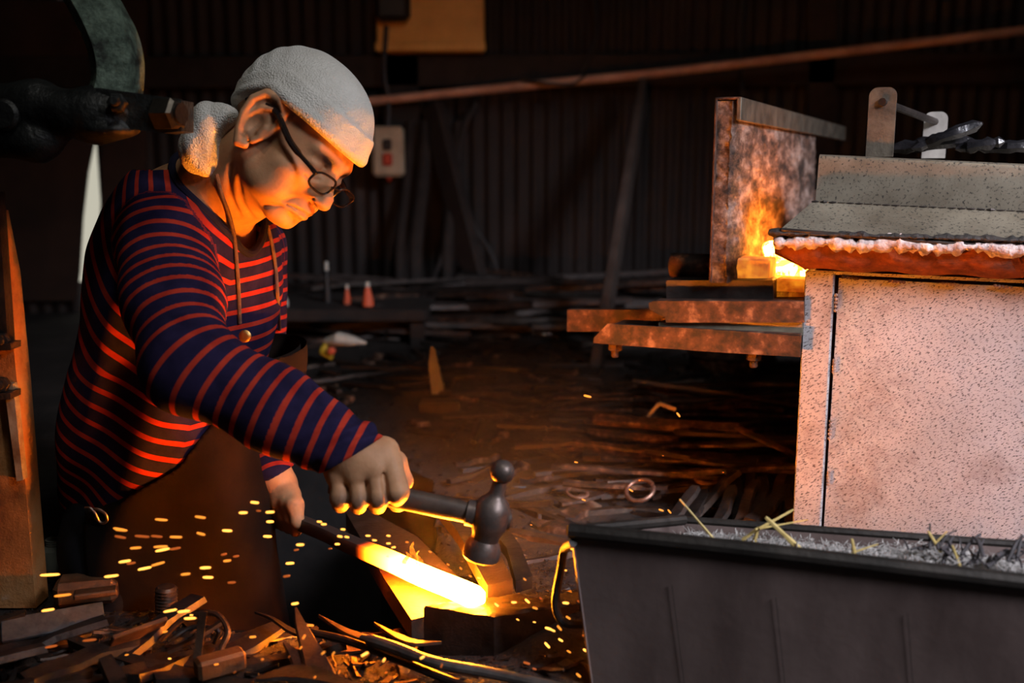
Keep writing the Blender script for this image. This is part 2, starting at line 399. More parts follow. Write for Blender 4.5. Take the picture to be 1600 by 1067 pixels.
bump(nt, b, noise(nt, 160, 8, .7), .9, .006, bump(nt, b, noise(nt, 28, 6, .6), .6, .02))
struct(link_mesh('floor', V, Q, m_soil))
pv = []; pf = []; n = len(PIT_)
for x, y in PIT_: pv += [(x, y, gh(x, y) + .004), (x * .98 - .005, y * .995 + .01, -.82)]
for i in range(n): j = (i + 1) % n; pf.append((2 * i, 2 * j, 2 * j + 1, 2 * i + 1))
pf.append(tuple(2 * i + 1 for i in range(n))); struct(link_mesh('wall_pit', pv, pf, mat('pit_shade_earth', (.005, .004, .004), (.012, .009, .008), 20, .95, 0, .5, 60), smooth=False))  # pit earth coloured near black to stand for the shade inside the pit
v2 = [(gx[0], .55, -.02), (gx[-1], .55, -.02), (gx[-1], -1.2, -.02), (gx[0], -1.2, -.02)]; struct(link_mesh('floor', v2, [(0, 1, 2, 3)], m_soil))
# ------------------------------------------------------------------ the forge at the right
U = np.array([.9026, -.4305, 0]); Wd = np.array([.4305, .9026, 0]); O = P(1258, 430, 1.55); O = np.array([O[0], O[1], 0])
FR = np.stack([U, Wd, [0, 0, 1]], 1); FYAW = math.atan2(U[1], U[0])
def fl(px, py, k=0.0):
    """where the sight line meets the plane k behind the forge front, in forge axes (along, back, up)"""
    d = ray(px, py); c = O + Wd * k; t = ((c - CAMP) @ Wd) / (d @ Wd); w = CAMP + d * t; return np.array([(w - O) @ U, k, w[2]])
def fw_(a): return O + FR @ np.asarray(a, float)
def fpoly(pts, k, th): return [fw_(fl(x, y, k)) for x, y in pts], Wd * th
m_plate, nt, b = new_mat('weathered_white_plate')
cb = ramp(nt, noise(nt, 5, 6), [(.3, (.31, .295, .30)), (.7, (.45, .43, .445))])
mp = nt.nodes.new('ShaderNodeMapping'); mp0 = nt.nodes.new('ShaderNodeMapping'); mp0.inputs['Rotation'].default_value = (0, math.radians(34), 0); nt.links.new(coords(nt), mp0.inputs['Vector']); mp.inputs['Scale'].default_value = (.9, 1, 2.3); nt.links.new(mp0.outputs[0], mp.inputs['Vector'])
pit_ = noise(nt, 210, 3, .6, mp.outputs[0]); pm = nt.nodes.new('ShaderNodeMapRange'); pm.inputs['From Min'].default_value = .545; pm.inputs['From Max'].default_value = .62
nt.links.new(pit_, pm.inputs['Value'])
st_ = ramp(nt, noise(nt, 9, 7, .7), [(.52, (0, 0, 0)), (.66, (1, 1, 1))])
cc = mixc(nt, pm.outputs[0], cb, (.07, .06, .06)); cc = mixc(nt, math_n(nt, 'MULTIPLY', st_, .45), cc, (.10, .05, .035))
nt.links.new(cc, b.inputs['Base Color']); b.inputs['Roughness'].default_value = .55
inv = math_n(nt, 'SUBTRACT', 1, pm.outputs[0]); bump(nt, b, inv, .5, .001, bump(nt, b, noise(nt, 60, 5), .15, .003))
m_lid, nt, b = new_mat('galvanised_lid')
cb = ramp(nt, noise(nt, 7, 7, .65), [(.3, (.15, .12, .085)), (.65, (.34, .30, .23))])
pm = nt.nodes.new('ShaderNodeMapRange'); pm.inputs['From Min'].default_value = .55; pm.inputs['From Max'].default_value = .66; nt.links.new(noise(nt, 230, 4, .6), pm.inputs['Value'])
nt.links.new(mixc(nt, pm.outputs[0], cb, (.06, .055, .05)), b.inputs['Base Color']); b.inputs['Roughness'].default_value = .42; b.inputs['Metallic'].default_value = .55
bump(nt, b, noise(nt, 80, 5), .15, .002)
m_rust = mat('rust_band', (.10, .024, .008), (.24, .062, .018), 40, .9, 0, .8, 120, .004)
m_black = mat('burnt_black_crust', (.012, .010, .009), (.035, .026, .022), 60, .7, 0, .9, 120, .005)
m_wool = mat('ceramic_wool', (.42, .28, .25), (.74, .64, .62), 60, .95, 0, .9, 160, .005)
m_rs = mat('rusted_steel', (.014, .008, .006), (.075, .030, .016), 34, .7, .2, .7, 130, c3=(.22, .125, .08), p=(.40, .56))
m_ds = mat('dark_scaled_steel', (.020, .016, .015), (.055, .042, .037), 26, .5, .5, .5, 110)
m_gs = mat('grey_worn_steel', (.070, .058, .045), (.17, .145, .11), 30, .5, .5, .5, 110)
forge = empty('forge', O + U * .25 + Wd * .2, FYAW, 'box-shaped gas forge with pitted white front plate and metal lid at right', 'forge')
aR = .78; zt = fl(1258, 422)[2]
# body shell: front frame strip around the welded-on plate, back and right sides
mb = MB()
def fbox(mb, a0, a1, k0, k1, z0, z1, bev=.001):
    return mb.box(fw_(((a0 + a1) / 2, (k0 + k1) / 2, (z0 + z1) / 2)), (a1 - a0, k1 - k0, z1 - z0), FR, bev)
pts = [(1258, 424), (1305, 426), (1303, 432), (1289, 832), (1284, 905), (1236, 905)]
aL = fl(1258, 424)[0]; aS = fl(1304, 432)[0]
fbox(mb, aL, aL + .012, .0, .42, 0, zt, .002); fbox(mb, aL, aR, .40, .42, 0, zt); fbox(mb, aR - .02, aR, 0, .42, 0, zt); fbox(mb, aL, aS, -.001, .010, 0, zt, .002)
zd0 = fl(1305, 433)[2]; zd1 = fl(1600, 447)[2]; sl_ = (fl(1600, 447)[2] - zd0) / (fl(1600, 447)[0] - fl(1305, 433)[0])
aw = fl(1600, 447)[0]
top_poly = [fw_(v) for v in ((aL, 0, zt), (aR, 0, zt + sl_ * (aR - aL)), (aR, 0, zd0 + sl_ * (aR - aS) + .004), (aS, 0, zd0 + .004))]
mb.prism(top_poly, Wd * .012); mb.build('casing', m_plate, forge)
mb = MB(); fbox(mb, aL + .012, aR - .02, .030, .036, 0, fl(1290, 372, .03)[2] + sl_ * .3); mb.build('light_stop_sheet', m_rust, forge)  # sheet added behind the front to block firelight leaking through the casing gap
# front plate, set back a little with an open joint at its left and a weld line on top
mb = MB(); q = [fw_(v) for v in ((aS + .004, .005, .0), (aS + .006, .005, zd0 - .002), (aR, .005, zd0 - .002 + sl_ * (aR - aS)), (aR, .005, 0))]; mb.prism(q, Wd * .006); fplate = mb.build('front_plate', m_plate, forge)
m_weld = mat('weld_bead', (.16, .10, .08), (.36, .28, .25), 80, .5, .3, .9, 200)
def bead(px, py, s, parent=fplate, m=m_weld, k=-.001, n=5):
    c = fw_(fl(px, py, k)); mb = MB()
    for j in range(n): mb.lathe([(.0004, -.002), (.0026, -.0006), (.0028, .0008), (.0004, .002)], c + U * (j - n / 2) * .005 * s[0] + np.array([0, 0, 1]) * (j - n / 2) * .006 * s[1], -Wd, 8)
    return mb.build('weld_bead', m, parent)
for px, py, s in ((1306, 470, (0, 1)), (1303, 570, (0, .8)), (1297, 668, (.05, 1.2)), (1294, 745, (0, .8))): bead(px, py, s)
for px, py in ((1332, 434), (1404, 440), (1488, 444), (1570, 448)): bead(px, py, (1, -.06), m=m_rs if px < 1480 else m_weld)
# rust-brown lip below the lid, flaring out to the left
zl = lambda px, py, k=-.0: fl(px, py, k)
n = 60; V = []; Fc = []
for i in range(n + 1):
    s = i / n; a = -.045 + s * (aR + .045); x_ = 1222 + s * 620
    zt_ = fl(1222, 366, -.03)[2] + sl_ * (a + .05) + .003 * math.sin(i * 1.9); zb_ = fl(1258, 420, 0)[2] + sl_ * a - .002 * math.sin(i * .9)
    ko = -.034 + .004 * math.sin(i * .8) + .003 * math.sin(i * 2.3); zm = (zt_ + zb_) / 2 - .003
    V += [fw_((a, ko, zt_)), fw_((a + .004 * (i == 0), ko - .004 + .003 * math.sin(i * 1.3), zm)), fw_((max(a, aL), -.003, zb_)), fw_((max(a, aL), .03, zb_)), fw_((a, .05, zt_))]
    if i:
        for j in range(4): k_ = 5 * i + j; Fc.append((k_ - 5, k_ - 4, k_ + 1, k_))
        Fc.append((5 * i - 1, 5 * i - 5, 5 * i, 5 * i + 4))
Fc += [(0, 1, 2, 3, 4), tuple(5 * n + j for j in (4, 3, 2, 1, 0))]
link_mesh('rust_lip', V, Fc, m_rust, forge)
def rag(name, m, a0, a1, k0, zc, thick, amp, seed, n=160, dep=.03):
    rnd = random.Random(seed); V = []; Fc = []; w = [rnd.uniform(-1, 1) for _ in range(n + 2)]; w2 = [rnd.uniform(-1, 1) for _ in range(n + 2)]; w, w2 = [[1.5 * (v[max(i - 1, 0)] + 2 * v[i] + v[min(i + 1, n + 1)]) / 4 for i in range(n + 2)] for v in (w, w2)]
    for i in range(n + 1):
        a = a0 + (a1 - a0) * i / n; c = zc(a); t = thick * (1 + .5 * w[i]) ; kk = k0 + amp * w2[i]
        ring = [(a, kk + dep, c + t), (a, kk + .002, c + t), (a, kk - .006, c + t * .3 + amp * w2[i] * .3), (a, kk - .006 + amp * w[i], c - t * .4), (a, kk + .003, c - t + amp * w2[i + 1]), (a, kk + dep, c - t)]
        V += [fw_(v) for v in ring]
        if i:
            for j in range(6): A = 6 * (i - 1) + j; B = 6 * (i - 1) + (j + 1) % 6; Fc.append((A, B, B + 6, A + 6))
    Fc += [tuple(range(6))[::-1], tuple(6 * n + j for j in range(6))]; return link_mesh(name, V, Fc, m, forge)
zw = fl(1300, 380, -.035)[2]
rag('ceramic_wool_seal', m_wool, -.042, aR, -.046, lambda a: zw + .001 + sl_ * (a - .03) + .002 * math.sin(a * 60), .0095, .0022, 3, 260)
rag('burnt_crust', m_black, -.050, aR, -.045, lambda a: zw + .0135 + sl_ * (a - .03), .0042, .0016, 5, 240)
# lid: flared skirt, upright box, brackets and a rod between them
kb = 0.035
T0, T1 = fl(1280, 241, kb), fl(1600, 256, kb); S0, S1 = fl(1246, 315, kb), fl(1600, 331, kb); K0, K1 = fl(1222, 356, -.045), fl(1600, 386, -.045)
def ext(a, b, A): t = (A - a[0]) / (b[0] - a[0]); return a + (b - a) * t
T1, S1, K1 = ext(T0, T1, aR), ext(S0, S1, aR), ext(K0, K1, aR)
S0b = np.array([T0[0] - .002, kb, fl(1290, 315, kb)[2]])
mb = MB(); dk = np.array([0, .33, 0])
r_ = .008
prof = lambda p, q, top: [fw_(v) for v in (top + dk, top + [0, r_, 0], top + [0, r_ * .3, -r_ * .3], top + [0, 0, -r_], p, q)]
A = prof(S0b, S0b + dk, T0); B = prof(S1, S1 + dk, T1); mb.prism(A, (0, 0, 0)) if False else None
V = A + B; k = len(A); mb.add(V, [tuple(range(k))[::-1], tuple(range(k, 2 * k))] + [(i, (i + 1) % k, k + (i + 1) % k, k + i) for i in range(k)]); mb.build('lid_box', m_lid, forge)
mb = MB(); th = np.array([0, 0, -.004])
S0c = S0b + np.array([-.004, 0, 0]); Sb = S0b + dk * .9; Kb = np.array([K0[0], dk[1] + .06, K0[2]])
quad = [K0, K1, S1, S0c]; mb.prism([fw_(v) for v in quad], (0, 0, -.004)); mb.prism([fw_(v) for v in (K0, S0c, Sb, Kb)], (0, 0, -.004))
mb.build('lid_skirt', m_lid, forge)
mb = MB(); mb.tube([fw_(K0 + [0, -.002, -.003]), fw_(K1 + [0, -.002, -.003])], .0032, 8); mb.tube([fw_(K0 + [0, 0, -.003]), fw_(Kb)], .003, 8); mb.build('skirt_edge', m_ds, forge)
mb = MB()
for i in range(60):
    s = i / 59; c = S0b + (S1 - S0b) * s; c = c + [0, -.002, 0]; mb.lathe([(.0006, -.006), (.0012 + .0005 * math.sin(i * 1.7) + .0012 * (i % 17 < 3), 0), (.0006, .006)], fw_(c), U, 6)
mb.build('weld_seam', m_ds, forge)
def bracket(pxs, ytop, ybot, k, m):
    a0, a1 = fl(pxs[0], 200, k)[0], fl(pxs[1], 200, k)[0]; z1 = fl(pxs[0], ytop, k)[2]; z0 = T0[2] - .004 if ybot is None else fl(pxs[0], ybot, k)[2]; r = (a1 - a0) * .32
    o = [(a0, z0), (a0, z1 - r)] + [(a0 + r - r * math.cos(t), z1 - r + r * math.sin(t)) for t in np.linspace(.2, 1.5, 5)] + [(a1 - r + r * math.cos(t), z1 - r + r * math.sin(t)) for t in np.linspace(1.5, .2, 5)] + [(a1, z1 - r), (a1, z0)]
    MB().prism([fw_((a, k, z)) for a, z in o], Wd * .006).build('bracket', m, forge); return (a0 + a1) / 2, z1
ca, cz = bracket((1355, 1398), 137, None, .06, m_gs); cb_, cz2 = bracket((1443, 1480), 175, None, .31, mat('pale_plate', (.40, .37, .34), (.55, .52, .48), 30, .4, .4))
MB().tube([fw_((ca, .055, cz - .022)), fw_((cb_, .315, cz2 - .017))], .006, 10).build('hinge_rod', m_ds, forge)
# refractory side panel in its steel channel, its top beam
panel = empty('forge_door', fw_((-.1, .2, .3)), FYAW, 'upright refractory-lined forge door in a steel channel, glowing inside', 'forge door')
a_out = fl(1112, 300, .0)[0]; a_in = fl(1150, 300, .0)[0]; zb = fl(1112, 442, 0)[2]; zt1 = fl(1120, 152, 0)[2]
mb = MB(); fbox(mb, a_out, a_out + .004, 0, .80, zb, zt1); fbox(mb, a_out, a_in, 0, .80, zt1 - .004, zt1)
mb.build('channel', m_rs, panel)
mb = MB(); zb0 = fl(1152, 188, 0)[2]
lo_, hi_ = .2, 1.6                                        # length of the beam: its far end shows at 1320 px
for _ in range(40):
    fl2k = (lo_ + hi_) / 2; w_ = fw_((a_in, fl2k, zt1)) - CAMP; px_ = 800 + F * w_[0] / (w_ @ fw)
    lo_, hi_ = (fl2k, hi_) if px_ < 1320 else (lo_, fl2k)
fbox(mb, a_in - .004, a_in + .003, 0, fl2k, zb0, zt1 - .0005, .001); mb.build('top_beam', m_gs, panel)
m_ref, nt, b = new_mat('refractory_lining')
mpr = nt.nodes.new('ShaderNodeMapping'); mpr.inputs['Scale'].default_value = (1, .42, 1); nt.links.new(coords(nt), mpr.inputs['Vector'])
nt.links.new(ramp(nt, noise(nt, 24, 8, .7, mpr.outputs[0]), [(.40, (.022, .015, .012)), (.5, (.15, .09, .065)), (.64, (.46, .36, .31))]), b.inputs['Base Color']); b.inputs['Roughness'].default_value = .9
bump(nt, b, noise(nt, 75, 9, .75, mpr.outputs[0]), 1, .014)
ny2, nz2 = 140, 84; V = []; Fc = []; th0 = a_in - a_out
gk = np.linspace(0, .80, ny2); gz = np.linspace(zb, zt1 - .006, nz2); K_, Z_ = np.meshgrid(gk, gz, indexing='ij')
pp_ = np.stack([0 * K_, K_, Z_], -1).reshape(-1, 3); rough_ = wob(pp_, 30, 3, 5) * .006 + wob(pp_, 90, 5, 5) * .004 + np.abs(wob(pp_, 200, 9, 5)) * .005
a_ = a_in - .007 + rough_ * np.clip((zt1 - .03 - pp_[:, 2]) / .03, .2, 1); a_ = a_ - .004 * np.clip(1 - pp_[:, 1] / .01, 0, 1)
Vt = np.array([fw_(v) for v in np.stack([a_, pp_[:, 1] + .002, pp_[:, 2]], 1)]); ii, jj = np.meshgrid(np.arange(ny2 - 1), np.arange(nz2 - 1), indexing='ij'); q0 = (ii * nz2 + jj).ravel()
Q1 = np.stack([q0, q0 + 1, q0 + nz2 + 1, q0 + nz2], 1)
# front edge strip of the lining, seen between the channel lips
ns = 14; sa = np.linspace(a_out + .004, 1, ns); V2 = []
for j, z in enumerate(gz):
    e = a_[j]
    for i in range(ns):
        a2 = a_out + .004 + (e - a_out - .004) * i / (ns - 1); kk = .004 + .006 * float(wob(np.array([[a2, .3, z]]), 70, 6)[0]) + .004 * float(wob(np.array([[a2, .3, z]]), 190, 2)[0])
        if i == ns - 1: kk = .002
        V2.append(fw_((a2, kk, z)))
q1 = np.array([[j * ns + i, j * ns + i + 1, (j + 1) * ns + i + 1, (j + 1) * ns + i] for j in range(nz2 - 1) for i in range(ns - 1)]) + len(Vt)
link_mesh('lining', np.vstack([Vt, V2]), np.vstack([Q1, q1]), m_ref, panel)
# interior: added light-bouncing back wall, hearth bricks and the burning fuel
m_brk = mat('firebrick', (.42, .30, .20), (.62, .48, .34), 30, .9, 0, .6, 120)
hearth = empty('forge_hearth', fw_((-.05, .3, .3)), FYAW, 'brick-lined hearth of the forge with burning fuel inside', 'hearth')
zf = fl(1210, 437, .1)[2]
mb = MB(); fbox(mb, a_in, .40, .05, .78, zf - .04, zf - .012); mb.build('hearth_floor', m_ref, hearth)
mb = MB(); fbox(mb, a_out + .01, .42, .80, .84, zf - .04, zt1 - .16); mb.build('hearth_bounce_wall', m_ref, hearth)  # unseen rear wall put in to bounce the firelight
def brick(x0, x1, y0, y1, k, dep, m=m_brk, parent=hearth, name='brick'):
    a0, a1 = fl(x0, y0, k)[0], fl(x1, y0, k)[0]; z0, z1 = fl(x0, y1, k)[2], fl(x0, y0, k)[2]; mb = MB(); fbox(mb, a0, a1, k, k + dep, z0, z1, .003); return mb.build(name, m, parent)
brick(1143, 1203, 403, 436, .055, .06); brick(1206, 1262, 435, 470, .05, .06)
brick(1190, 1250, 400, 436, .24, .07); 
for k in range(3): mb = MB(); fbox(mb, -.11 + k * .085, -.03 + k * .085, .33, .45, zf - .01, zf + .05, .004); mb.build('brick', m_brk, hearth)
bn = m_brk.node_tree; bb = bn.nodes['Principled BSDF']; bf = noise(bn, 34, 5, .6); bn.links.new(ramp(bn, bf, [(.35, (.75, .10, .002)), (.6, (1, .30, .012))]), bb.inputs['Emission Color']); bn.links.new(math_n(bn, 'ADD', math_n(bn, 'MULTIPLY', bf, 1.6), -.1), bb.inputs['Emission Strength'])
m_fire, nt, b = new_mat('burning_fuel'); b.inputs['Base Color'].default_value = (.02, .01, .01, 1)
f = noise(nt, 55, 5, .6); nt.links.new(ramp(nt, f, [(.35, (1, .15, .008)), (.6, (1, .31, .03))]), b.inputs['Emission Color'])
r2 = nt.nodes.new('ShaderNodeMapRange'); r2.inputs['From Min'].default_value = .42; r2.inputs['From Max'].default_value = .6; r2.inputs['To Min'].default_value = 5; r2.inputs['To Max'].default_value = 170
nt.links.new(f, r2.inputs['Value']); nt.links.new(r2.outputs[0], b.inputs['Emission Strength'])
fc = fw_(fl(1236, 405, .20))
def d_fuel(p):
    d = None
    rnd = random.Random(4)
    for _ in range(30):
        c = fc + U * rnd.uniform(-.035, .10) + Wd * rnd.uniform(-.03, .10) + np.array([0, 0, rnd.uniform(-.045, .018)]); r = rnd.uniform(.012, .022)
        e = ell(p, c, (r, r, r * .8)); d = e if d is None else smin(d, e, .004)
    return d + wob(p, 220, 3) * .002
V, Q = nets(d_fuel, axis(fc[0] - .10, (fc[0] + .20, .004)), axis(fc[1] - .12, (fc[1] + .17, .004)), axis(fc[2] - .06, (fc[2] + .06, .004)))
link_mesh('burning_fuel', V, Q, m_fire, hearth)
# glossy black clinkers lying on the lid
m_clk = mat('glossy_clinker', (.010, .010, .012), (.022, .02, .022), 40, .22, .1, .5, 120)
def clinker(px, py, k, L, tilt, lab):
    c = fw_(fl(px, py, k)); c[2] = T0[2] + sl_ * (fl(px, py, k)[0] - T0[0]) + .006; mb = MB(); n = 9; rn = random.Random(int(px)); pts = [c + U * L * (i / n - .5) + np.array([0, 0, 1]) * (tilt * L * (i / n) + .004) + Wd * .006 * math.sin(i) for i in range(n + 1)]
    mb.tube(pts, [.002] + [rn.uniform(.007, .013) for _ in range(n - 1)] + [.002], 7); return tag(mb.build('clinker', m_clk), lab, 'clinker')
clinker(1452, 232, .17, .13, .10, 'long glossy black clinker lying flat on the forge lid beside the bracket')
clinker(1478, 226, .14, .10, .38, 'glossy black clinker tilting up to the right on the forge lid')
clinker(1462, 222, .20, .09, .30, 'glossy black clinker tilted behind the others on the forge lid')
clinker(1530, 238, .16, .07, .15, 'small glossy black clinker on the lid right of the tilted ones')
clinker(1582, 240, .18, .10, .05, 'glossy black clinker at the right end of the forge lid')
# ledge in front of the mouth: blocks, rail, angle iron and its bolts
def slab(name, pts, k, dep, m, lab, cat, bev=0):
    v, e = fpoly(pts, k, dep); return tag(MB().prism(v, e).build(name, m), lab, cat)
slab('steel_block', [(1041, 438), (1208, 438), (1208, 470), (1041, 470)], .02, .07, m_ds, 'dark steel block lying on the rail under the forge door', 'block')
rl = empty('rail_ledge', fw_(fl(1130, 520, .03)), FYAW, 'rusty notched rail forming a ledge before the forge mouth', 'rail')
v, e = fpoly([(1014, 473), (1022, 470), (1256, 471), (1256, 504), (1040, 504), (1040, 496), (1026, 490), (1014, 482)], -.012, .10); MB().prism(v, e).build('rail_head', m_rs, rl)
v, e = fpoly([(1029, 504), (1254, 504), (1253, 524), (1120, 519), (1029, 513)], -.006, .09); MB().prism(v, e).build('rail_foot', mat('mossy_steel', (.10, .085, .06), (.20, .17, .12), 26, .7, .2), rl)
ai = empty('angle_iron', fw_(fl(1090, 560, -.02)), FYAW, 'rusty angle iron with a chamfered end, bolted on under the rail ledge', 'angle iron')
v, e = fpoly([(927, 536), (928, 528), (949, 506), (1100, 514), (1252, 525), (1250, 558), (1100, 549)], -.022, .005); MB().prism(v, e).build('web', m_rs, ai)
v, e = fpoly([(951, 509), (1250, 522), (1250, 528), (951, 515)], -.020, .08); MB().prism(v, e).build('flange', m_rs, ai)
for x, y in ((961, 541), (1178, 556)):
    c = fw_(fl(x, y, -.005)); mb = MB(); mb.lathe([(.003, .006), (.0125, .004), (.0125, -.006), (.011, -.007)], c, (0, 0, 1), 6); mb.lathe([(.0065, -.006), (.0065, -.017), (.005, -.019)], c, (0, 0, 1), 10); mb.build('bolt', m_rs, ai)
slab('flat_bar', [(886, 484), (1046, 484), (1046, 518), (886, 518)], .10, .02, m_rs, 'flat rusty bar jutting out left behind the angle iron', 'bar')
q = fw_(fl(1083, 415, .09)); tag(MB().lathe([(.010, -.038), (.021, -.038), (.021, .042), (.010, .042)], q, U, 18).build('pipe_stub', m_rs), 'short rusty red pipe stub lying on the steel block left of the forge door', 'pipe')
# ------------------------------------------------------------------ the smith
YAW, PIT = math.radians(-32.3), math.radians(35.7)
HR = np.array(Euler((math.radians(-24.8), PIT, YAW), 'XYZ').to_matrix()); HC = np.array([-.3076, 1.418, .659]); HS = .985
def hl(p): return (p - HC) @ HR / HS                      # world -> head space (x forward, y left, z up)
def hw(p): return (np.asarray(p, float) * HS) @ HR.T + HC
TY = math.radians(-14); TF = np.array([math.cos(TY), math.sin(TY), 0]); TL = np.array([-math.sin(TY), math.cos(TY), 0])
LEAN = math.radians(9); TU = np.array([0, 0, 1]) * math.cos(LEAN) + TF * math.sin(LEAN); TFf = np.cross(TL, TU)
TR = np.stack([TFf, TL, TU], 1)                           # torso axes
SH_R, EL_R, WR_R = P(262, 375, 1.40), P(296, 570, 1.235), P(552, 702, 1.205)
SH_L, EL_L, WR_L = P(395, 385, 1.70), P(398, 610, 1.70), P(432, 748, 1.555)
NB = P(322, 305, 1.47)
CH = P(285, 455, 1.53); BE = P(258, 640, 1.53); PE = P(250, 790, 1.53)
# the fist that holds the hammer
MCP = [P(611, 726, 1.194), P(587, 736, 1.187), P(558, 745, 1.188), P(529, 747, 1.194)]
PIPs = [P(621, 768, 1.178), P(592, 779, 1.172), P(561, 782, 1.174), P(531, 779, 1.181)]
DIPs = [P(622, 783, 1.208), P(590, 789, 1.204), P(560, 790, 1.204), P(532, 787, 1.208)]
TIPs = [P(618, 768, 1.222), P(588, 772, 1.219), P(560, 773, 1.219), P(533, 772, 1.220)]
HAM_A, HAM_B = P(528, 757, 1.199), P(757, 792, 1.188)     # handle axis
def d_fist(p):
    b = chain(p, [WR_R, P(563, 716, 1.203)], [.029, .029]); b = smin(b, chain(p, [P(526, 733, 1.208), P(560, 722, 1.203), P(600, 706, 1.206)], [.0175, .024, .020]), .015); b = smin(b, chain(p, [P(563, 714, 1.203), MCP[0]], [.026, .0135]), .012)
    b = smin(b, chain(p, [P(556, 716, 1.203), MCP[1]], [.024, .0135]), .012)
    b = smin(b, chain(p, [P(550, 718, 1.203), MCP[2]], [.024, .013]), .012); b = smin(b, chain(p, [P(545, 720, 1.205), MCP[3]], [.024, .0125]), .012)
    for a in MCP: b = smin(b, np.sqrt(((p - a) ** 2).sum(1)) - .0135, .006)
    for i in range(4):
        r = (.0142, .0120, .0112, .0116)[i]
        f = chain(p, [MCP[i] + (PIPs[i] - MCP[i]) * .10, PIPs[i], DIPs[i], TIPs[i]], [r * 1.02, r * 1.03, r * .9, r * .8], .004); b = smin(b, f, .0018)
    th = chain(p, [P(588, 700, 1.222), P(618, 722, 1.232), P(630, 752, 1.232), P(618, 772, 1.232)], [.017, .0145, .0125, .0105], .004); b = smin(b, th, .006)
    for i in range(3):
        a = (MCP[i] + MCP[i + 1]) / 2; c = (PIPs[i] + PIPs[i + 1]) / 2; b = smax(b, -chain(p, [a + [0, -.010, -.006 + .006 * (i == 0)], (a + c) / 2 + [0, -.012, 0], c + [0, -.010, -.004]], [.0008, .0022, .003]), .005)
    return b
# the far hand around the bar
BAR_T, BAR_E = G(748, 936, .073), P(418, 800, 1.60)
BD = (BAR_E - BAR_T) / np.linalg.norm(BAR_E - BAR_T)
LH = P(441, 806, 1.555)
def d_lhand(p):
    wr = P(440, 756, 1.56); b = chain(p, [WR_L, wr, P(444, 780, 1.545)], [.026, .026, .026]); side = BD
    for i in range(4):
        o = side * (i - 1.5) * -.019
        k = P(446, 783, 1.530) + o; a1 = P(450, 808, 1.522) + o; a2 = P(448, 822, 1.548) + o; a3 = P(440, 815, 1.572) + o
        b = smin(b, chain(p, [k, a1, a2, a3], [.0125, .0112, .0105, .009], .003), .004)
        b = smin(b, cone(p, P(444, 772, 1.545) + o * .6, k, .018, .0135), .010)
    b = smin(b, chain(p, [P(440, 780, 1.565), P(432, 800, 1.585), P(442, 815, 1.575)], [.015, .0125, .010], .004), .006); return b
# head in its own space
EARP = [(.010, -.020), (.016, -.006), (.020, .012), (.016, .030), (.002, .038), (-.014, .034), (-.022, .018), (-.020, -.002), (-.012, -.020), (-.002, -.032), (.006, -.030)]
def d_ear(q, s):
    """ear on side s, its plate turned away from the skull"""
    e = q - np.array([-.006, s * .074, -.008]); a = .42; n = s * e[:, 1]
    x = e[:, 0] * math.cos(a) - n * math.sin(a); y = e[:, 0] * math.sin(a) + n * math.cos(a); z = e[:, 2]; w = np.stack([x, y, z], 1)
    w = w / 1.12; h = chain(w, [(u + .002, .012 - .004 * (u > .01), v) for u, v in EARP], [.0042, .0044, .0046, .0052, .0055, .0055, .0052, .0048, .0048, .0065, .0050])
    pl = ell(w, (-.004, .006, .004), (.020, .0045, .034)); pl = smin(pl, h, .004)
    pl = smin(pl, chain(w, [(.006, .011, .024), (-.006, .011, .016), (-.010, .011, 0), (-.004, .010, -.016)], [.003, .0036, .0036, .003]), .003)
    pl = smax(pl, -ell(w, (.002, .014, -.002), (.010, .009, .013)), .004)
    pl = smin(pl, cone(w, (.012, .009, -.008), (.013, .009, .0), .0045, .004), .003)
    return pl
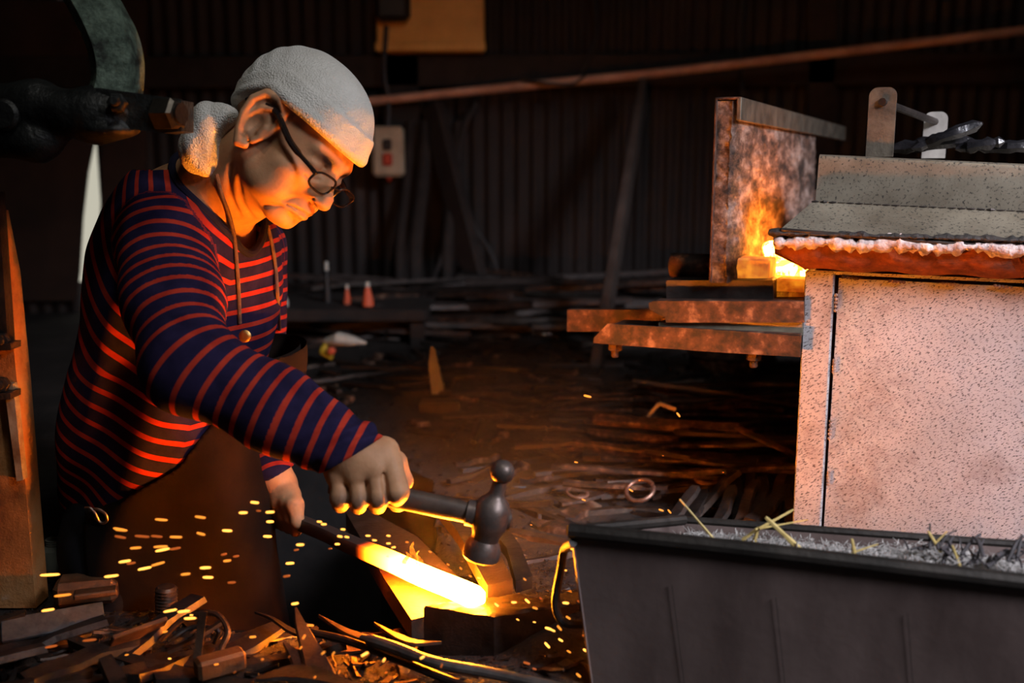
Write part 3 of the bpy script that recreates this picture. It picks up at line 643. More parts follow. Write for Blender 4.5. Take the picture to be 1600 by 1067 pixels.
def d_head(p):
    q0 = hl(p); q = q0.copy(); q[:, 2] = np.where(q[:, 2] < -.012, -.012 + (q[:, 2] + .012) * 1.19, q[:, 2]); ay = np.abs(q[:, 1]); m = np.stack([q[:, 0], ay, q[:, 2]], 1)
    d = ell(q, (-.014, 0, .034), (.098, .076, .088))
    d = smin(d, ell(q, (.036, 0, -.025), (.056, .057, .082)), .03)
    d = smin(d, cone(m, (.004, .050, -.060), (.064, .016, -.100), .018, .015), .026)
    d = smin(d, ell(q, (.071, 0, -.102), (.016, .020, .014)), .014)
    d = smin(d, ell(q, (.068, 0, -.066), (.028, .033, .030)), .016)
    d = smin(d, ell(m, (.050, .044, -.028), (.026, .020, .018)), .018)
    d = smin(d, cone(m, (.080, .010, .020), (.070, .042, .021), .010, .008), .012)
    d = smin(d, ell(m, (.040, .046, -.062), (.034, .015, .034)), .020)
    # eyes
    d = smax(d, -ell(m, (.097, .031, .001), (.017, .019, .013)), .012)
    d = smin(d, ell(m, (.0705, .031, -.001), (.0135, .0155, .0120)), .004)
    d = smax(d, -chain(m, [(.0835, .017, -.003), (.0860, .026, -.0065), (.0848, .036, -.0065), (.077, .045, -.002)], .0011), .003)
    d = smax(d, -chain(m, [(.082, .018, .006), (.0855, .030, .0085), (.079, .043, .006)], .0012), .003)
    d = smax(d, -chain(m, [(.088, .018, -.012), (.084, .032, -.021), (.073, .044, -.020)], .0012), .004)
    # nose
    d = smin(d, chain(q, [(.084, 0, .010), (.092, 0, -.008), (.1035, 0, -.027), (.1045, 0, -.036)], [.008, .0085, .0105, .0130], .004), .008)
    d = smin(d, ell(m, (.0925, .0125, -.040), (.013, .0085, .0085)), .005)
    d = smax(d, -ell(m, (.0985, .0090, -.0490), (.0070, .0042, .0060)), .003)
    # mouth: pressed lips with corners drawn down
    d = smin(d, chain(m, [(.0945, 0, -.064), (.089, .014, -.0655), (.080, .023, -.069)], [.0065, .0060, .004]), .006)
    d = smin(d, chain(m, [(.0925, 0, -.0765), (.088, .012, -.0765), (.080, .021, -.074)], [.0065, .006, .004]), .006)
    d = smax(d, -chain(m, [(.1015, 0, -.0690), (.0965, .012, -.0695), (.0885, .021, -.0715), (.0815, .027, -.0755)], [.0018, .0018, .0015, .0006]), .004)
    d = smax(d, -chain(m, [(.1000, .014, -.040), (.0930, .0245, -.050), (.0835, .0325, -.066), (.0790, .0335, -.074)], [.0016, .0020, .0020, .001]), .006)
    d = smax(d, -chain(m, [(.0935, 0, -.0885), (.088, .014, -.087)], [.003, .002]), .008)
    d = smax(d, -chain(m, [(.079, .0300, -.085), (.070, .035, -.094), (.060, .034, -.103)], [.0012, .0016, .001]), .006)
    d = smin(d, d_ear(q0, -1), .0035); return smin(d, d_ear(q0, 1), .0035)
NECKL = [((-.028, -.060, -.045), (.002, -.060, -.100), (.022, -.052, -.128)), ((-.040, -.058, -.060), (-.012, -.058, -.115), (.006, -.050, -.145)),
         ((-.014, -.064, -.040), (.014, -.061, -.088), (.036, -.048, -.116)), ((-.05, -.05, -.085), (-.03, -.054, -.13), (-.01, -.048, -.16))]
def d_neck(p):
    q = hl(p); d = cone(p, hw((-.030, 0, -.055)), NB, .058, .062)
    d = smin(d, cone(p, hw((.005, 0, -.075)), NB + TFf * .03, .045, .05), .03)
    return d
def near(p, c, r):
    return np.sqrt(((p - c) ** 2).sum(1)) - r
_sk = lambda p: np.minimum(d_neck(p), d_head(p))
NECKL = [[hit(_sk, x, y, 1.1) for x, y in l] for l in (((361, 262), (357, 285), (360, 308), (374, 337)), ((374, 282), (375, 305), (382, 325), (396, 343)), ((393, 262), (389, 285), (392, 312), (407, 346)), ((402, 268), (399, 290), (402, 316), (414, 345)), ((412, 270), (411, 292), (414, 315)))]
NECKL = [l for l in NECKL if all(v is not None for v in l)]
def lazy(p, fn, c, r, pad=.03):
    """evaluate fn only near its bounding ball"""
    n = near(p, c, r); o = n + pad; m = n < pad
    if m.any(): o[m] = fn(p[m])
    return o
TC = lambda p: (p - CH) @ TR
def d_torso(p, e=0.0):
    d = ell(p, CH, (.118 + e, .158 + e, .20 + e), TR)
    d = smin(d, cone(p, SH_R + TL * .04, SH_L - TL * .04, .058 + e, .058 + e), .06)
    d = smin(d, ell(p, BE, (.112 + e, .142 + e, .17 + e), TR), .06)
    return smin(d, ell(p, PE, (.115 + e, .155 + e, .13 + e)), .05)
def d_armR(p, e=0.0): return chain(p, [SH_R, EL_R, WR_R], [.050 + e, .038 + e, .027 + e], .02)
def d_armL(p, e=0.0): return chain(p, [SH_L, EL_L, WR_L], [.050 + e, .038 + e, .026 + e], .02)
FZ = -.80                                                  # floor of the pit
HIP = [PE + TL * s * .085 + np.array([0, 0, -.04]) for s in (-1, 1)]
KNEE = [h + np.array([.09, 0, 0]) * (1 if i else .4) + np.array([0, 0, -.36]) for i, h in enumerate(HIP)]
ANK = [np.array([k[0] - .05, k[1], FZ + .07]) for k in KNEE]
def d_legs(p, e=0.0):
    d = None
    for h, k, a in zip(HIP, KNEE, ANK):
        x = chain(p, [h, k, a], [.082 + e, .056 + e, .040 + e], .02)
        x = smin(x, chain(p, [a + [0, 0, -.03], a + [.13, -.01, -.045]], [.036 + e, .026 + e]), .02); d = x if d is None else np.minimum(d, x)
    return d
def d_body(p):
    d = smin(d_torso(p), d_legs(p), .05); d = smin(d, d_armR(p), .03); d = smin(d, d_armL(p), .03)
    n = lazy(p, d_neck, (hw((0, 0, -.08)) + NB) / 2, .16)
    for l in NECKL: n = np.where(n < .02, smax(n, -lazy(p, lambda s, l=l: chain(s, l, .0022), l[1], .08), .009), n)
    d = smin(d, n, .03)
    d = smin(d, lazy(p, d_head, hw((0, 0, 0)), .17), .012)
    d = smin(d, lazy(p, d_fist, P(580, 740, 1.2), .09), .008)
    return smin(d, lazy(p, d_lhand, P(442, 790, 1.55), .09), .008)
bx = axis(-.80, (-.42, .006), (-.135, .002), (-.05, .006)); by = axis(1.10, (1.16, .004), (1.47, .0021), (1.90, .006))
bz = axis(FZ - .02, (.0, .014), (.10, .005), (.255, .0021), (.45, .005), (.84, .0019))
person = empty('person', (PE[0], PE[1], FZ), 0, 'man in a white towel headwrap and striped shirt bending over the anvil with a hammer', 'person')
V, Q = nets(d_body, bx, by, bz)
m_skin, nt, b = new_mat('skin')
at = nt.nodes.new('ShaderNodeAttribute'); at.attribute_name = 'soot'
f1 = noise(nt, 40, 5); f2 = noise(nt, 220, 4)
base = ramp(nt, f1, [(.3, (.50, .245, .12)), (.7, (.65, .35, .185))])
dirt = math_n(nt, 'MULTIPLY', at.outputs['Fac'], math_n(nt, 'ADD', .40, noise(nt, 60, 6, .7)))
col = mixc(nt, dirt, base, (.075, .048, .038)); nt.links.new(col, b.inputs['Base Color'])
b.inputs['Roughness'].default_value = .55; b.inputs['Specular IOR Level'].default_value = .3; b.inputs['Subsurface Weight'].default_value = .08; b.inputs['Subsurface Scale'].default_value = .004
bump(nt, b, f2, .35, .0012)
body = link_mesh('body', V, Q, m_skin, person)
hq = hl(V); dh = np.minimum(near(V, P(580, 750, 1.19), .02), near(V, P(442, 800, 1.55), .03))
soot = np.clip(1 - (dh - .0) / .05, 0, 1) * .28
fing = np.clip((P(0, 752, 1.19)[2] - V[:, 2]) / .016, 0, 1) * (near(V, P(580, 750, 1.19), .1) < 0); soot = np.maximum(soot, fing * .8)
stub = (np.abs(hq[:, 1]) > .045) & (hq[:, 0] > -.002) & (hq[:, 0] < .028) & (hq[:, 2] > -.035) & (hq[:, 2] < .05) & (near(V, HC, .14) < 0)
brow = (near(V, HC, .16) < 0) * np.clip(1.3 - np.sqrt(((np.abs(hq[:, 1]) - .028) / .020) ** 2 + ((hq[:, 2] - .017) / .0075) ** 2), 0, .9) * 1.25 * (hq[:, 0] > .06)
soot = np.maximum(soot, np.maximum(stub * .38, brow)); set_attr(body, 'soot', soot)

# ---- clothing
def cloth(name, c1, c2, rough=.9, weave=900, bs=.4, bd=.0006, p=(.4, .6), sc=14):
    m, nt, b = new_mat(name); nt.links.new(ramp(nt, noise(nt, sc, 6), [(p[0], c1), (p[1], c2)]), b.inputs['Base Color'])
    b.inputs['Roughness'].default_value = rough; b.inputs['Specular IOR Level'].default_value = .2
    bump(nt, b, noise(nt, weave, 3), bs, bd); return m
m_shirt, nt, b = new_mat('striped_jersey')
at = nt.nodes.new('ShaderNodeAttribute'); at.attribute_name = 'stripe'
fr = math_n(nt, 'FRACT', math_n(nt, 'DIVIDE', at.outputs['Fac'], .0232))
st = nt.nodes.new('ShaderNodeMapRange'); st.inputs['From Min'].default_value = .245; st.inputs['From Max'].default_value = .285
nt.links.new(math_n(nt, 'ABSOLUTE', math_n(nt, 'SUBTRACT', fr, .5)), st.inputs['Value'])
st.inputs['From Min'].default_value = .335; st.inputs['From Max'].default_value = .365
nv = ramp(nt, noise(nt, 30, 5), [(.35, (.011, .0085, .032)), (.65, (.022, .016, .056))]); rd = ramp(nt, noise(nt, 30, 5), [(.35, (.36, .022, .012)), (.65, (.52, .048, .024))])
nt.links.new(mixc(nt, st.outputs[0], nv, rd), b.inputs['Base Color']); b.inputs['Roughness'].default_value = .95; b.inputs['Specular IOR Level'].default_value = .15
bump(nt, b, noise(nt, 700, 3), .5, .0006)
AX = (WR_R - EL_R) / np.linalg.norm(WR_R - EL_R); CUF = WR_R + (WR_R - EL_R) / np.linalg.norm(WR_R - EL_R) * .0; CUFN = (WR_R - EL_R) / np.linalg.norm(WR_R - EL_R); CUFN = np.array([.50, -.08, -.86]); CUFN /= np.linalg.norm(CUFN)
AL_R = [SH_R + np.array([-.005, 0, .0]), P(270, 470, 1.32), EL_R, P(430, 640, 1.215), P(553, 708, 1.205)]
def d_sleeveR(p):
    fo = wob(p, 38, 2) * .0028 + wob(p, 85, 5) * .0012
    t = np.clip(((p - EL_R) @ AX) / .25, 0, 1.1); gath = np.clip((t - .62) / .3, 0, 1)
    fo = fo + gath * .0032 * np.sin((p @ AX) * 190 + 5 * np.sin(p[:, 2] * 40 + p[:, 1] * 30)) + gath * .003 * wob(p, 110, 9)
    return chain(p, AL_R, [.066, .061, .056, .050, .0425], .03) + fo
def d_sleeveL(p): return chain(p, [SH_L, EL_L, WR_L + (EL_L - WR_L) * .05], [.058, .052, .036], .02) + wob(p, 60, 3) * .003
def d_trunk(p):
    d = ell(p, CH + TFf * .004, (.135, .172, .215), TR)
    d = smin(d, cone(p, SH_R + TL * .03 + TU * .004, SH_L - TL * .03, .064, .06), .05)
    d = smin(d, cone(p, NB - TU * .055 - TFf * .01, NB - TU * .03 - TFf * .045, .07, .055), .06)
    d = smin(d, ell(p, BE + np.array([-.004, -.01, -.02]), (.140, .165, .19)), .05)
    d = smin(d, ell(p, PE + np.array([.004, -.0, .0]), (.137, .168, .13)), .05)
    # folds that run from the shoulder blade down to the front of the waist
    a = p @ np.array([.55, .1, .83]); z = np.clip((.50 - p[:, 2]) / .15, 0, 1)
    f = np.sin((p @ np.array([.80, .2, -.35])) * 62 + 2.6 * wob(p, 11, 4)) * .0075 * z + wob(p, 27, 6) * .007 * z + wob(p, 60, 8) * .0022
    return d + f
COL_N = TU * .80 - TFf * .42; COL_N /= np.linalg.norm(COL_N)
HEM = P(150, 792, 1.45)[2]
def d_shirt(p):
    d = smin(d_trunk(p), np.minimum(lazy(p, d_sleeveR, (SH_R + WR_R) / 2, .33), lazy(p, d_sleeveL, (SH_L + WR_L) / 2, .3)), .012)
    neck = cone(p, NB - TU * .045 + TFf * .018, NB + TU * .09 + TFf * .045, .066, .085); d = smax(d, -neck, .004)
    d = smax(d, HEM + .01 * np.sin(p[:, 0] * 30) - p[:, 2], .006); d = smax(d, (p - P(551, 709, 1.2)) @ CUFN, .003)
    return smax(d, (p - WR_L) @ np.array([.15, -.2, -.96]) - .0, .003)
sx = axis(-.86, (-.10, .0036)); sy = axis(1.10, (1.90, .0046)); sz = axis(.02, (.62, .0036))
V, Q = nets(d_shirt, sx, sy, sz)
shirt = link_mesh('shirt', V, Q, m_shirt, person)
def px_of(V):
    q = V - CAMP; z = q @ fw; return np.stack([800 + F * q[:, 0] / z, 533.5 - F * (q @ up) / z], 1)
def stripe(V):
    dR = d_sleeveR(V); dL = d_sleeveL(V); dT = d_trunk(V)
    # along the right arm: distance along the upper arm, then the forearm
    def along(V, pts):
        best = np.full(len(V), 9.); s = np.zeros(len(V)); L0 = 0
        for a, b_ in zip(pts[:-1], pts[1:]):
            dd = b_ - a; L = np.linalg.norm(dd); u = dd / L; t = (V - a) @ u; tc = np.clip(t, 0 if L0 else -9, L if b_ is not pts[-1] else 9)
            e = np.linalg.norm(V - a - tc[:, None] * u, axis=1); m = e < best; best = np.where(m, e, best); s = np.where(m, L0 + tc, s); L0 += L
        return s
    mid = (SH_R + EL_R) / 2
    sm = smooth_path([SH_R, P(268, 470, 1.32), EL_R + np.array([.004, .006, .006]), P(420, 640, 1.215), WR_R], 5)
    sR = along(V, sm); sL = along(V, [SH_L, EL_L, WR_L])
    sR = sR + wob(V, 30, 2) * .002
    xc = P(352, 450, 1.40)[0] + (V[:, 2] - P(352, 450, 1.40)[2]) * .30
    dx = V[:, 0] - xc; sl = np.where(dx < 0, dx * np.clip(.62 + (V[:, 2] - .42) * 2.0, .45, 1.3), -dx * .10 * np.ones(len(V)))
    soft = np.sqrt(dx * dx + .0003); sT = V[:, 2] + np.where(dx < 0, -soft * -1 * 0, 0) + sl + wob(V, 26, 6) * .006
    return np.where((dR < dT) & (dR <= dL), -sR, np.where(dL < dT, -sL, sT))
sa_ = stripe(V) + 1.0; nk = cone(V, NB - TU * .045 + TFf * .018, NB + TU * .09 + TFf * .045, .066, .085); ck = near(V, P(551, 709, 1.2), .05) < 0
set_attr(shirt, 'stripe', sa_)
# collar rib: runs where the neck opening cuts the shirt
ca_, cb0 = NB - TU * .045 + TFf * .018, NB + TU * .09 + TFf * .045; cax = (cb0 - ca_); cL = np.linalg.norm(cax); cax /= cL; cu = np.cross(TL, cax); cu /= np.linalg.norm(cu); cv = np.cross(cax, cu); ring_ = []
for k in range(56):
    th = 2 * math.pi * k / 56; rd_ = math.cos(th) * cu + math.sin(th) * cv; tt = np.linspace(-.045, cL, 160); r_ = .066 + (.085 - .066) * np.clip(tt / cL, 0, 1)
    pt = ca_ + tt[:, None] * cax + r_[:, None] * rd_; dv = d_shirt(pt + rd_ * .004); i_ = np.nonzero(dv < .0)[0]; ring_.append(pt[i_[-1]] + rd_ * .003 if len(i_) else pt[0])
ring_ = np.array(ring_); sm_ = sum(np.roll(ring_, s_, 0) for s_ in range(-2, 3)) / 5
m_rib = cloth('navy_rib', (.012, .012, .030), (.022, .020, .045), .95)
MB().tube(list(sm_) + [sm_[0], sm_[1]], .0062, 8, False).build('collar', m_rib, shirt)
# trousers
m_trou = cloth('trouser_cloth', (.006, .007, .010), (.015, .016, .022))
def d_trou(p):
    d = smin(ell(p, PE + [0, 0, -.01], (.128, .165, .13)), d_legs(p, .016) + wob(p, 30, 3) * .004, .04)
    return smax(smax(d, p[:, 2] - HEM - .03, .01), FZ + .085 - p[:, 2], .004)
V, Q = nets(d_trou, axis(-.75, (-.10, .009)), axis(1.25, (1.82, .009)), axis(FZ, (.16, .011))); link_mesh('trousers', V, Q, m_trou, person)
# boots
m_boot = mat('boot_leather', (.012, .010, .009), (.03, .022, .016), 30, .6)
for h, k, a in zip(HIP, KNEE, ANK):
    def d_boot(p, a=a):
        d = smin(cone(p, a + [0, 0, .07], a, .052, .05), chain(p, [a + [-.005, 0, -.03], a + [.14, -.01, -.035]], [.050, .040]), .03); return smax(d, FZ + .002 - p[:, 2], .003)
    V, Q = nets(d_boot, axis(a[0] - .08, (a[0] + .22, .008)), axis(a[1] - .09, (a[1] + .09, .008)), axis(FZ - .01, (FZ + .2, .008))); link_mesh('boot', V, Q, m_boot, person)
# apron
m_apron = cloth('apron_leather', (.0055, .0028, .0018), (.011, .0055, .0032), 1, 500, .3, .0008)
AZ = [(P(372, 505, 1.39)[2], P(368, 505, 1.39)[0]), (P(0, 650, 1.38)[2], P(333, 650, 1.38)[0]), (P(0, 735, 1.37)[2], P(272, 735, 1.37)[0]), (P(0, 775, 1.37)[2], P(190, 775, 1.37)[0]), (P(0, 795, 1.37)[2], P(135, 795, 1.37)[0])]
BIBT = P(372, 508, 1.39)[2]
def apron_x(z):
    zs_ = [a[0] for a in AZ][::-1]; xs_ = [a[1] for a in AZ][::-1]; return np.interp(z, zs_, xs_)
def d_apron_solid(p):
    d = d_trunk(p)
    sk = chain(p, [PE + [.0, 0, -.02], PE + [.035, 0, -.42]], [.165, .175]); d = smin(d, sk, .05)
    bib = ell(p, P(402, 560, 1.50), (.065, .13, .10)); return smin(d, bib, .03) - .007 + wob(p, 24, 12) * .003 * np.clip((.2 - p[:, 2]) / .2, 0, 1)
def d_apron(p):
    d = d_apron_solid(p); d = np.maximum(d, -(d + .010))
    d = smax(d, (apron_x(p[:, 2]) - p[:, 0]) * .8, .003); d = smax(d, p[:, 2] - BIBT - (p[:, 0] + .38) * .05, .003); return smax(d, -.42 - p[:, 2], .003)
V, Q = nets(d_apron, axis(-.80, (-.28, .0045)), axis(1.28, (1.82, .0055)), axis(-.44, (0, .008), (.34, .0042)), safe=1.8)
apron = link_mesh('apron', V, Q, m_apron, person)
# neck cord of the apron, its eyelet and a waist buckle
m_cord = mat('neck_cord', (.10, .055, .035), (.19, .11, .07), 60, .8, bs=.8, bscale=400, bd=.001)
full = lambda p: np.minimum(d_shirt(p), lazy(p, d_neck, NB, .2))
def cord(pts, off=.003): return smooth_path([h for h in (hit(full, x, y, 1.0, off) for x, y in pts) if h is not None], 5)
MB().tube(cord([(338, 272), (348, 308), (358, 335), (366, 370), (370, 410), (373, 455), (375, 505)]), .0028, 8).build('apron_cord', m_cord, apron)
MB().tube(cord([(418, 352), (425, 380), (431, 420), (434, 465), (437, 515)]), .0028, 8).build('apron_cord', m_cord, apron)
m_brass = mat('brass', (.45, .25, .08), (.6, .36, .12), 60, .35, 1)
h = hit(lambda p: d_apron(p), 383, 525, 1.0, .001)
MB().lathe([(.003, .004), (.0055, .004), (.0085, .0025), (.009, 0), (.0085, -.002), (.003, -.002)], h, (.15, -1, .1), 16).build('eyelet', m_brass, apron)
h = hit(lambda p: np.minimum(d_apron(p), d_shirt(p)), 158, 805, 1.0, .002)
m_steel_b = mat('buckle_steel', (.35, .3, .28), (.5, .45, .4), 60, .35, 1)
MB().tube(smooth_path([h + np.array(v) * .011 for v in ((-1.4, 0, .6), (-.4, -.2, .9), (.6, -.2, .3), (.8, -.2, -.6), (.1, -.2, -1), (-.8, 0, -.3))], 4), .0022, 6).build('buckle', m_steel_b, person)
MB().tube(smooth_path([h + np.array(v) * .011 for v in ((-2.0, 0, 1.0), (-1.2, -.2, 1.0), (-.6, -.2, .2), (-.3, -.2, -.7))], 4), .002, 6).build('buckle', m_steel_b, person)

# ---- headwrap
m_towel, nt, b = new_mat('terry_towel')
nt.links.new(ramp(nt, noise(nt, 12, 5), [(.35, (.66, .63, .56)), (.65, (.78, .76, .70))]), b.inputs['Base Color']); b.inputs['Roughness'].default_value = .95; b.inputs['Sheen Weight'].default_value = .3
v = nt.nodes.new('ShaderNodeTexVoronoi'); v.inputs['Scale'].default_value = 430; nt.links.new(coords(nt), v.inputs['Vector'])
bump(nt, b, mixc(nt, .5, v.outputs['Distance'], noise(nt, 260, 4)), 1, .003)
def brim(q): return .033 + .003 * np.sin(q[:, 0] * 30 + 1) + np.clip(q[:, 0] - .02, 0, 1) * .10 - np.clip(-q[:, 0] - .02, 0, 1) * .75
def d_towel(p):
    q = hl(p); d = ell(q, (-.010, 0, .038), (.107, .087, .092)) + wob(q, 26, 4) * .0018
    bk = np.clip((-q[:, 0] - .01) / .07, 0, 1)
    d = d - .0007 * bk * np.sin(q[:, 2] * 190 + q[:, 0] * 90 + 3 * wob(q, 18, 1)) + wob(q, 50, 9) * .0012
    s = brim(q) - q[:, 2]; band = np.sqrt((ell(q, (-.010, 0, .038), (.104, .084, .090))) ** 2 + (s + .008) ** 2) - .009
    d2 = ell(q, (-.010, 0, .038), (.108, .088, .093)); fold = np.maximum(d2 - .0018, np.abs(s + .020) - .018)   # turned-up hem band
    return smin(smin(smax(d, s, .006), band, .006), smax(fold, s, .004), .004)
V, Q = nets(d_towel, axis(-.46, (-.10, .0021)), axis(1.24, (1.54, .0024)), axis(.56, (.84, .0021)))
towel = link_mesh('towel_headwrap', V, Q, m_towel, person)
KC = P(325, 222, 1.395)
def d_knot(p):
    q = p - KC
    a = ell(q, (-.006, 0, -.002), (.026, .034, .040), np.array(Euler((0, math.radians(28), 0)).to_matrix()))
    a = smin(a, ell(q, (.004, .0, .030), (.024, .026, .020)), .018); a = smin(a, ell(q, (-.002, -.008, -.026), (.020, .018, .020)), .014)
    a = smin(a, ell(q, (-.018, 0, -.004), (.014, .024, .024)), .012); a = smin(a, cone(p, KC + [.004, 0, .03], P(356, 180, 1.385), .020, .013), .015)
    a = a + wob(q, 70, 3) * .002 - .002 * np.abs(np.sin((q[:, 0] * 1.0 + q[:, 2] * .35) * 120 + 2 * wob(q, 30, 2)))
    return smax(a, -chain(q, [(-.002, -.040, .02), (.001, -.038, -.004), (-.006, -.034, -.030)], .004), .008)
V, Q = nets(d_knot, axis(KC[0] - .06, (KC[0] + .06, .0022)), axis(KC[1] - .06, (KC[1] + .06, .0026)), axis(KC[2] - .07, (KC[2] + .07, .0022)))
tag(link_mesh('headwrap_knot', V, Q, m_towel, towel))
# short black hair under the wrap
m_hair = mat('black_hair', (.008, .007, .007), (.02, .016, .014), 300, .55, bs=.8, bscale=500, bd=.001)
def d_hair(p):
    q = hl(p); d = ell(q, (-.014, 0, .034), (.1005, .0785, .0905)) + wob(q, 160, 3) * .0006
    lo = -.012 - (q[:, 0] + .02) * .35
    d = smax(d, lo - q[:, 2], .004); d = smax(d, q[:, 2] - .05, .004); return smax(d, q[:, 0] + .012 + .0 * q[:, 2], .004)
V, Q = nets(d_hair, axis(-.46, (-.16, .0026)), axis(1.26, (1.54, .0030)), axis(.52, (.80, .0026))); link_mesh('hair', V, Q, m_hair, person)

# ---- eyeglasses
m_frame = mat('black_frame', (.008, .006, .006), (.02, .012, .010), 60, .25)
m_glass, nt, b = new_mat('spectacle_glass'); b.inputs['Base Color'].default_value = (.92, .93, .92, 1); b.inputs['Roughness'].default_value = .02
b.inputs['Transmission Weight'].default_value = 1; b.inputs['IOR'].default_value = 1.12
GX, GZ = .1065, -.011
gl = empty('eyeglasses', hw((GX, 0, GZ - .02)), YAW, 'black rimmed spectacles low on the nose of the bending man', 'glasses')
def rim(s, n=28):
    o = []
    for k in range(n):
        th = 2 * math.pi * k / n; c_, s_ = math.cos(th), math.sin(th); r = 1 / (abs(c_) ** 3.2 + abs(s_) ** 3.2) ** (1 / 3.2)
        y = r * c_ * .0245; z = r * s_ * .0135 * (1 - .10 * c_ * s)
        yy = s * .0325 + y; o.append(hw((GX - .10 * abs(yy) ** 1.5 * 3.2 + z * .15, yy, GZ + z)))
    return o
fr_ = MB()
for s in (-1, 1): r_ = rim(s); fr_.tube(r_ + [r_[0], r_[1]], .0017, 8, False)
fr_.tube(smooth_path([hw((GX - .001, -.0105, GZ + .003)), hw((GX + .003, 0, GZ + .006)), hw((GX - .001, .0105, GZ + .003))], 4), .0017, 8)
for s in (-1, 1): bar_between(fr_, hw((GX - .003, s * .055, GZ + .005)), hw((GX - .012, s * .0605, GZ + .007)), .007, .006, .001)
frm = fr_.build('frame', m_frame, gl)
for s in (-1, 1):
    r_ = rim(s); c_ = sum(r_) / len(r_); MB().prism(r_, HR[:, 0] * .0012).build('lens', m_glass, frm)
    tp = smooth_path([hw((GX - .011, s * .0603, GZ + .007)), hw((.055, s * .0735, GZ + .013)), hw((.012, s * .0800, .018)), hw((-.012, s * .0830, .014)), hw((-.026, s * .081, -.006))], 6)
    MB().tube(tp, [.0032] * 4 + [.0047] * (len(tp) - 8) + [.0026] * 4, 8, flat=1.0).build('temple', m_frame, gl)
# ------------------------------------------------------------------ quench trough full of straw ash
m_tr = mat('oiled_dark_sheet_steel', (.09, .062, .056), (.23, .17, .155), 5, .48, .4, .25, 60, c3=(.34, .22, .14), detail=8, stretch=(1, 1, .35))
m_rim = mat('rolled_rim_steel', (.018, .016, .014), (.045, .038, .033), 14, .5, .5, .4, 120)
zr, zb_ = .205, .178
A0, A1 = G(890, 829, zr), G(1600, 908, zr); d_ = (A1 - A0) / np.linalg.norm(A1 - A0); A1 = A0 + d_ * 1.02
B0, B1 = G(1068, 812, zb_), G(1600, 851, zb_); e_ = (B1 - B0) / np.linalg.norm(B1 - B0); B1 = B0 + e_ * .86
nrm = np.cross(d_, [0, 0, 1]); nrm = nrm if nrm[1] < 0 else -nrm
bot = G(921, 1067, .02); bot = A0 + d_ * .026 - nrm * .012; bot[2] = .0; bot1 = A1 - d_ * .03 - nrm * .012; bot1[2] = 0
c0 = B0 - e_ * 0 + np.array([0, -.02, 0]); c0[2] = 0; c1 = B1 + np.array([-.03, -.02, 0]); c1[2] = 0
trough = empty('quench_trough', ((A0 + A1) / 2)[:2].tolist() + [0], math.atan2(d_[1], d_[0]), 'long narrow dark steel trough full of grey straw ash in the right foreground', 'trough')
def wall(mb, a, b, c, d, th, nseg=1):
    nn = np.cross(b - a, d - a); nn = nn / np.linalg.norm(nn); mb.prism([a, b, c, d], nn * th)
mb = MB(); wall(mb, A0, A1, bot1, bot, .003); wall(mb, B0, A0, bot, c0, .003); wall(mb, B1, B0, c0, c1, .003); wall(mb, A1, B1, c1, bot1, .003)
mb.prism([bot, bot1, c1, c0], (0, 0, .004)); tub = mb.build('tub', m_tr, trough)
mb = MB(); rp = [A0, A1]; mb.tube([A0 + (A1 - A0) * t + np.array([0, 0, .0012 * math.sin(t * 9)]) for t in np.linspace(0, 1, 20)], .0095, 10)
mb.tube([A0 + (B0 - A0) * t for t in np.linspace(0, 1, 6)], .007, 10); mb.tube([B0 + (B1 - B0) * t for t in np.linspace(0, 1, 10)], .005, 8); mb.tube([A1, B1], .007, 8); mb.build('rim', m_rim, tub)
for px in (1040, 1205, 1400):
    t_ = G(px, 960, .12); s_ = (t_ - A0) @ d_; top = A0 + d_ * s_ + nrm * .002 - [0, 0, .012]; lo = bot + d_ * s_ + nrm * .002; mb = MB(); bar_between(mb, top + (lo - top) * .2, lo, .0007, .0008, .0002, nrm); mb.build('seam', m_rim, tub)
hp = [A0 + d_ * .006 + [-.002, -.005, -.012], P(882, 858, 1.13), P(876, 890, 1.13), P(868, 935, 1.13), P(872, 962, 1.13), P(886, 974, 1.13), P(912, 976, 1.13)]
MB().tube(smooth_path(hp, 6), .0052, 10).build('handle', mat('black_iron_handle', (.006, .005, .005), (.015, .012, .010), 30, .6), trough)
# ash: fine grey flakes on a bed
m_ash = mat('grey_ash', (.16, .15, .14), (.46, .44, .42), 120, .95, 0, .6, 300)
def tq(u, v):  # u along, v from front rim to back rim, at the ash level
    a = A0 + (A1 - A0) * u; b_ = B0 + (B1 - B0) * u; return a + (b_ - a) * v
rnd = random.Random(11); V = []; Fc = []
nu, nv = 120, 14
for i in range(nu + 1):
    for j in range(nv + 1):
        u, v = i / nu, j / nv; q = tq(.02 + .96 * u, .06 + .88 * v); q[2] = .163 + .012 * wob(np.array([[u * 14, v * 2, 0]]), 2, 3)[0] + rnd.uniform(-.003, .003) + .008 * math.sin(v * 3.1); V.append(q)
Fc = [(i * (nv + 1) + j, (i + 1) * (nv + 1) + j, (i + 1) * (nv + 1) + j + 1, i * (nv + 1) + j + 1) for i in range(nu) for j in range(nv)]
bedn = len(V)
for _ in range(9000):
    u, v = rnd.random() * .9 + .03, rnd.random() * .84 + .08; q = tq(u, v); q[2] = .163 + .012 * wob(np.array([[u * 14, v * 2, 0]]), 2, 3)[0] + .008 * math.sin(v * 3.1) + rnd.uniform(0, .006)
    a = rnd.uniform(0, 6.28); el = rnd.uniform(-.3, .9); L = rnd.uniform(.003, .011); d3 = np.array([math.cos(a) * math.cos(el), math.sin(a) * math.cos(el), math.sin(el)]) * L; s3 = np.array([-math.sin(a), math.cos(a), .3]) * rnd.uniform(.0004, .0011)
    k = len(V); V += [q - s3, q + s3, q + d3 + s3 * .4, q + d3 - s3 * .4]; Fc.append((k, k + 1, k + 2, k + 3))
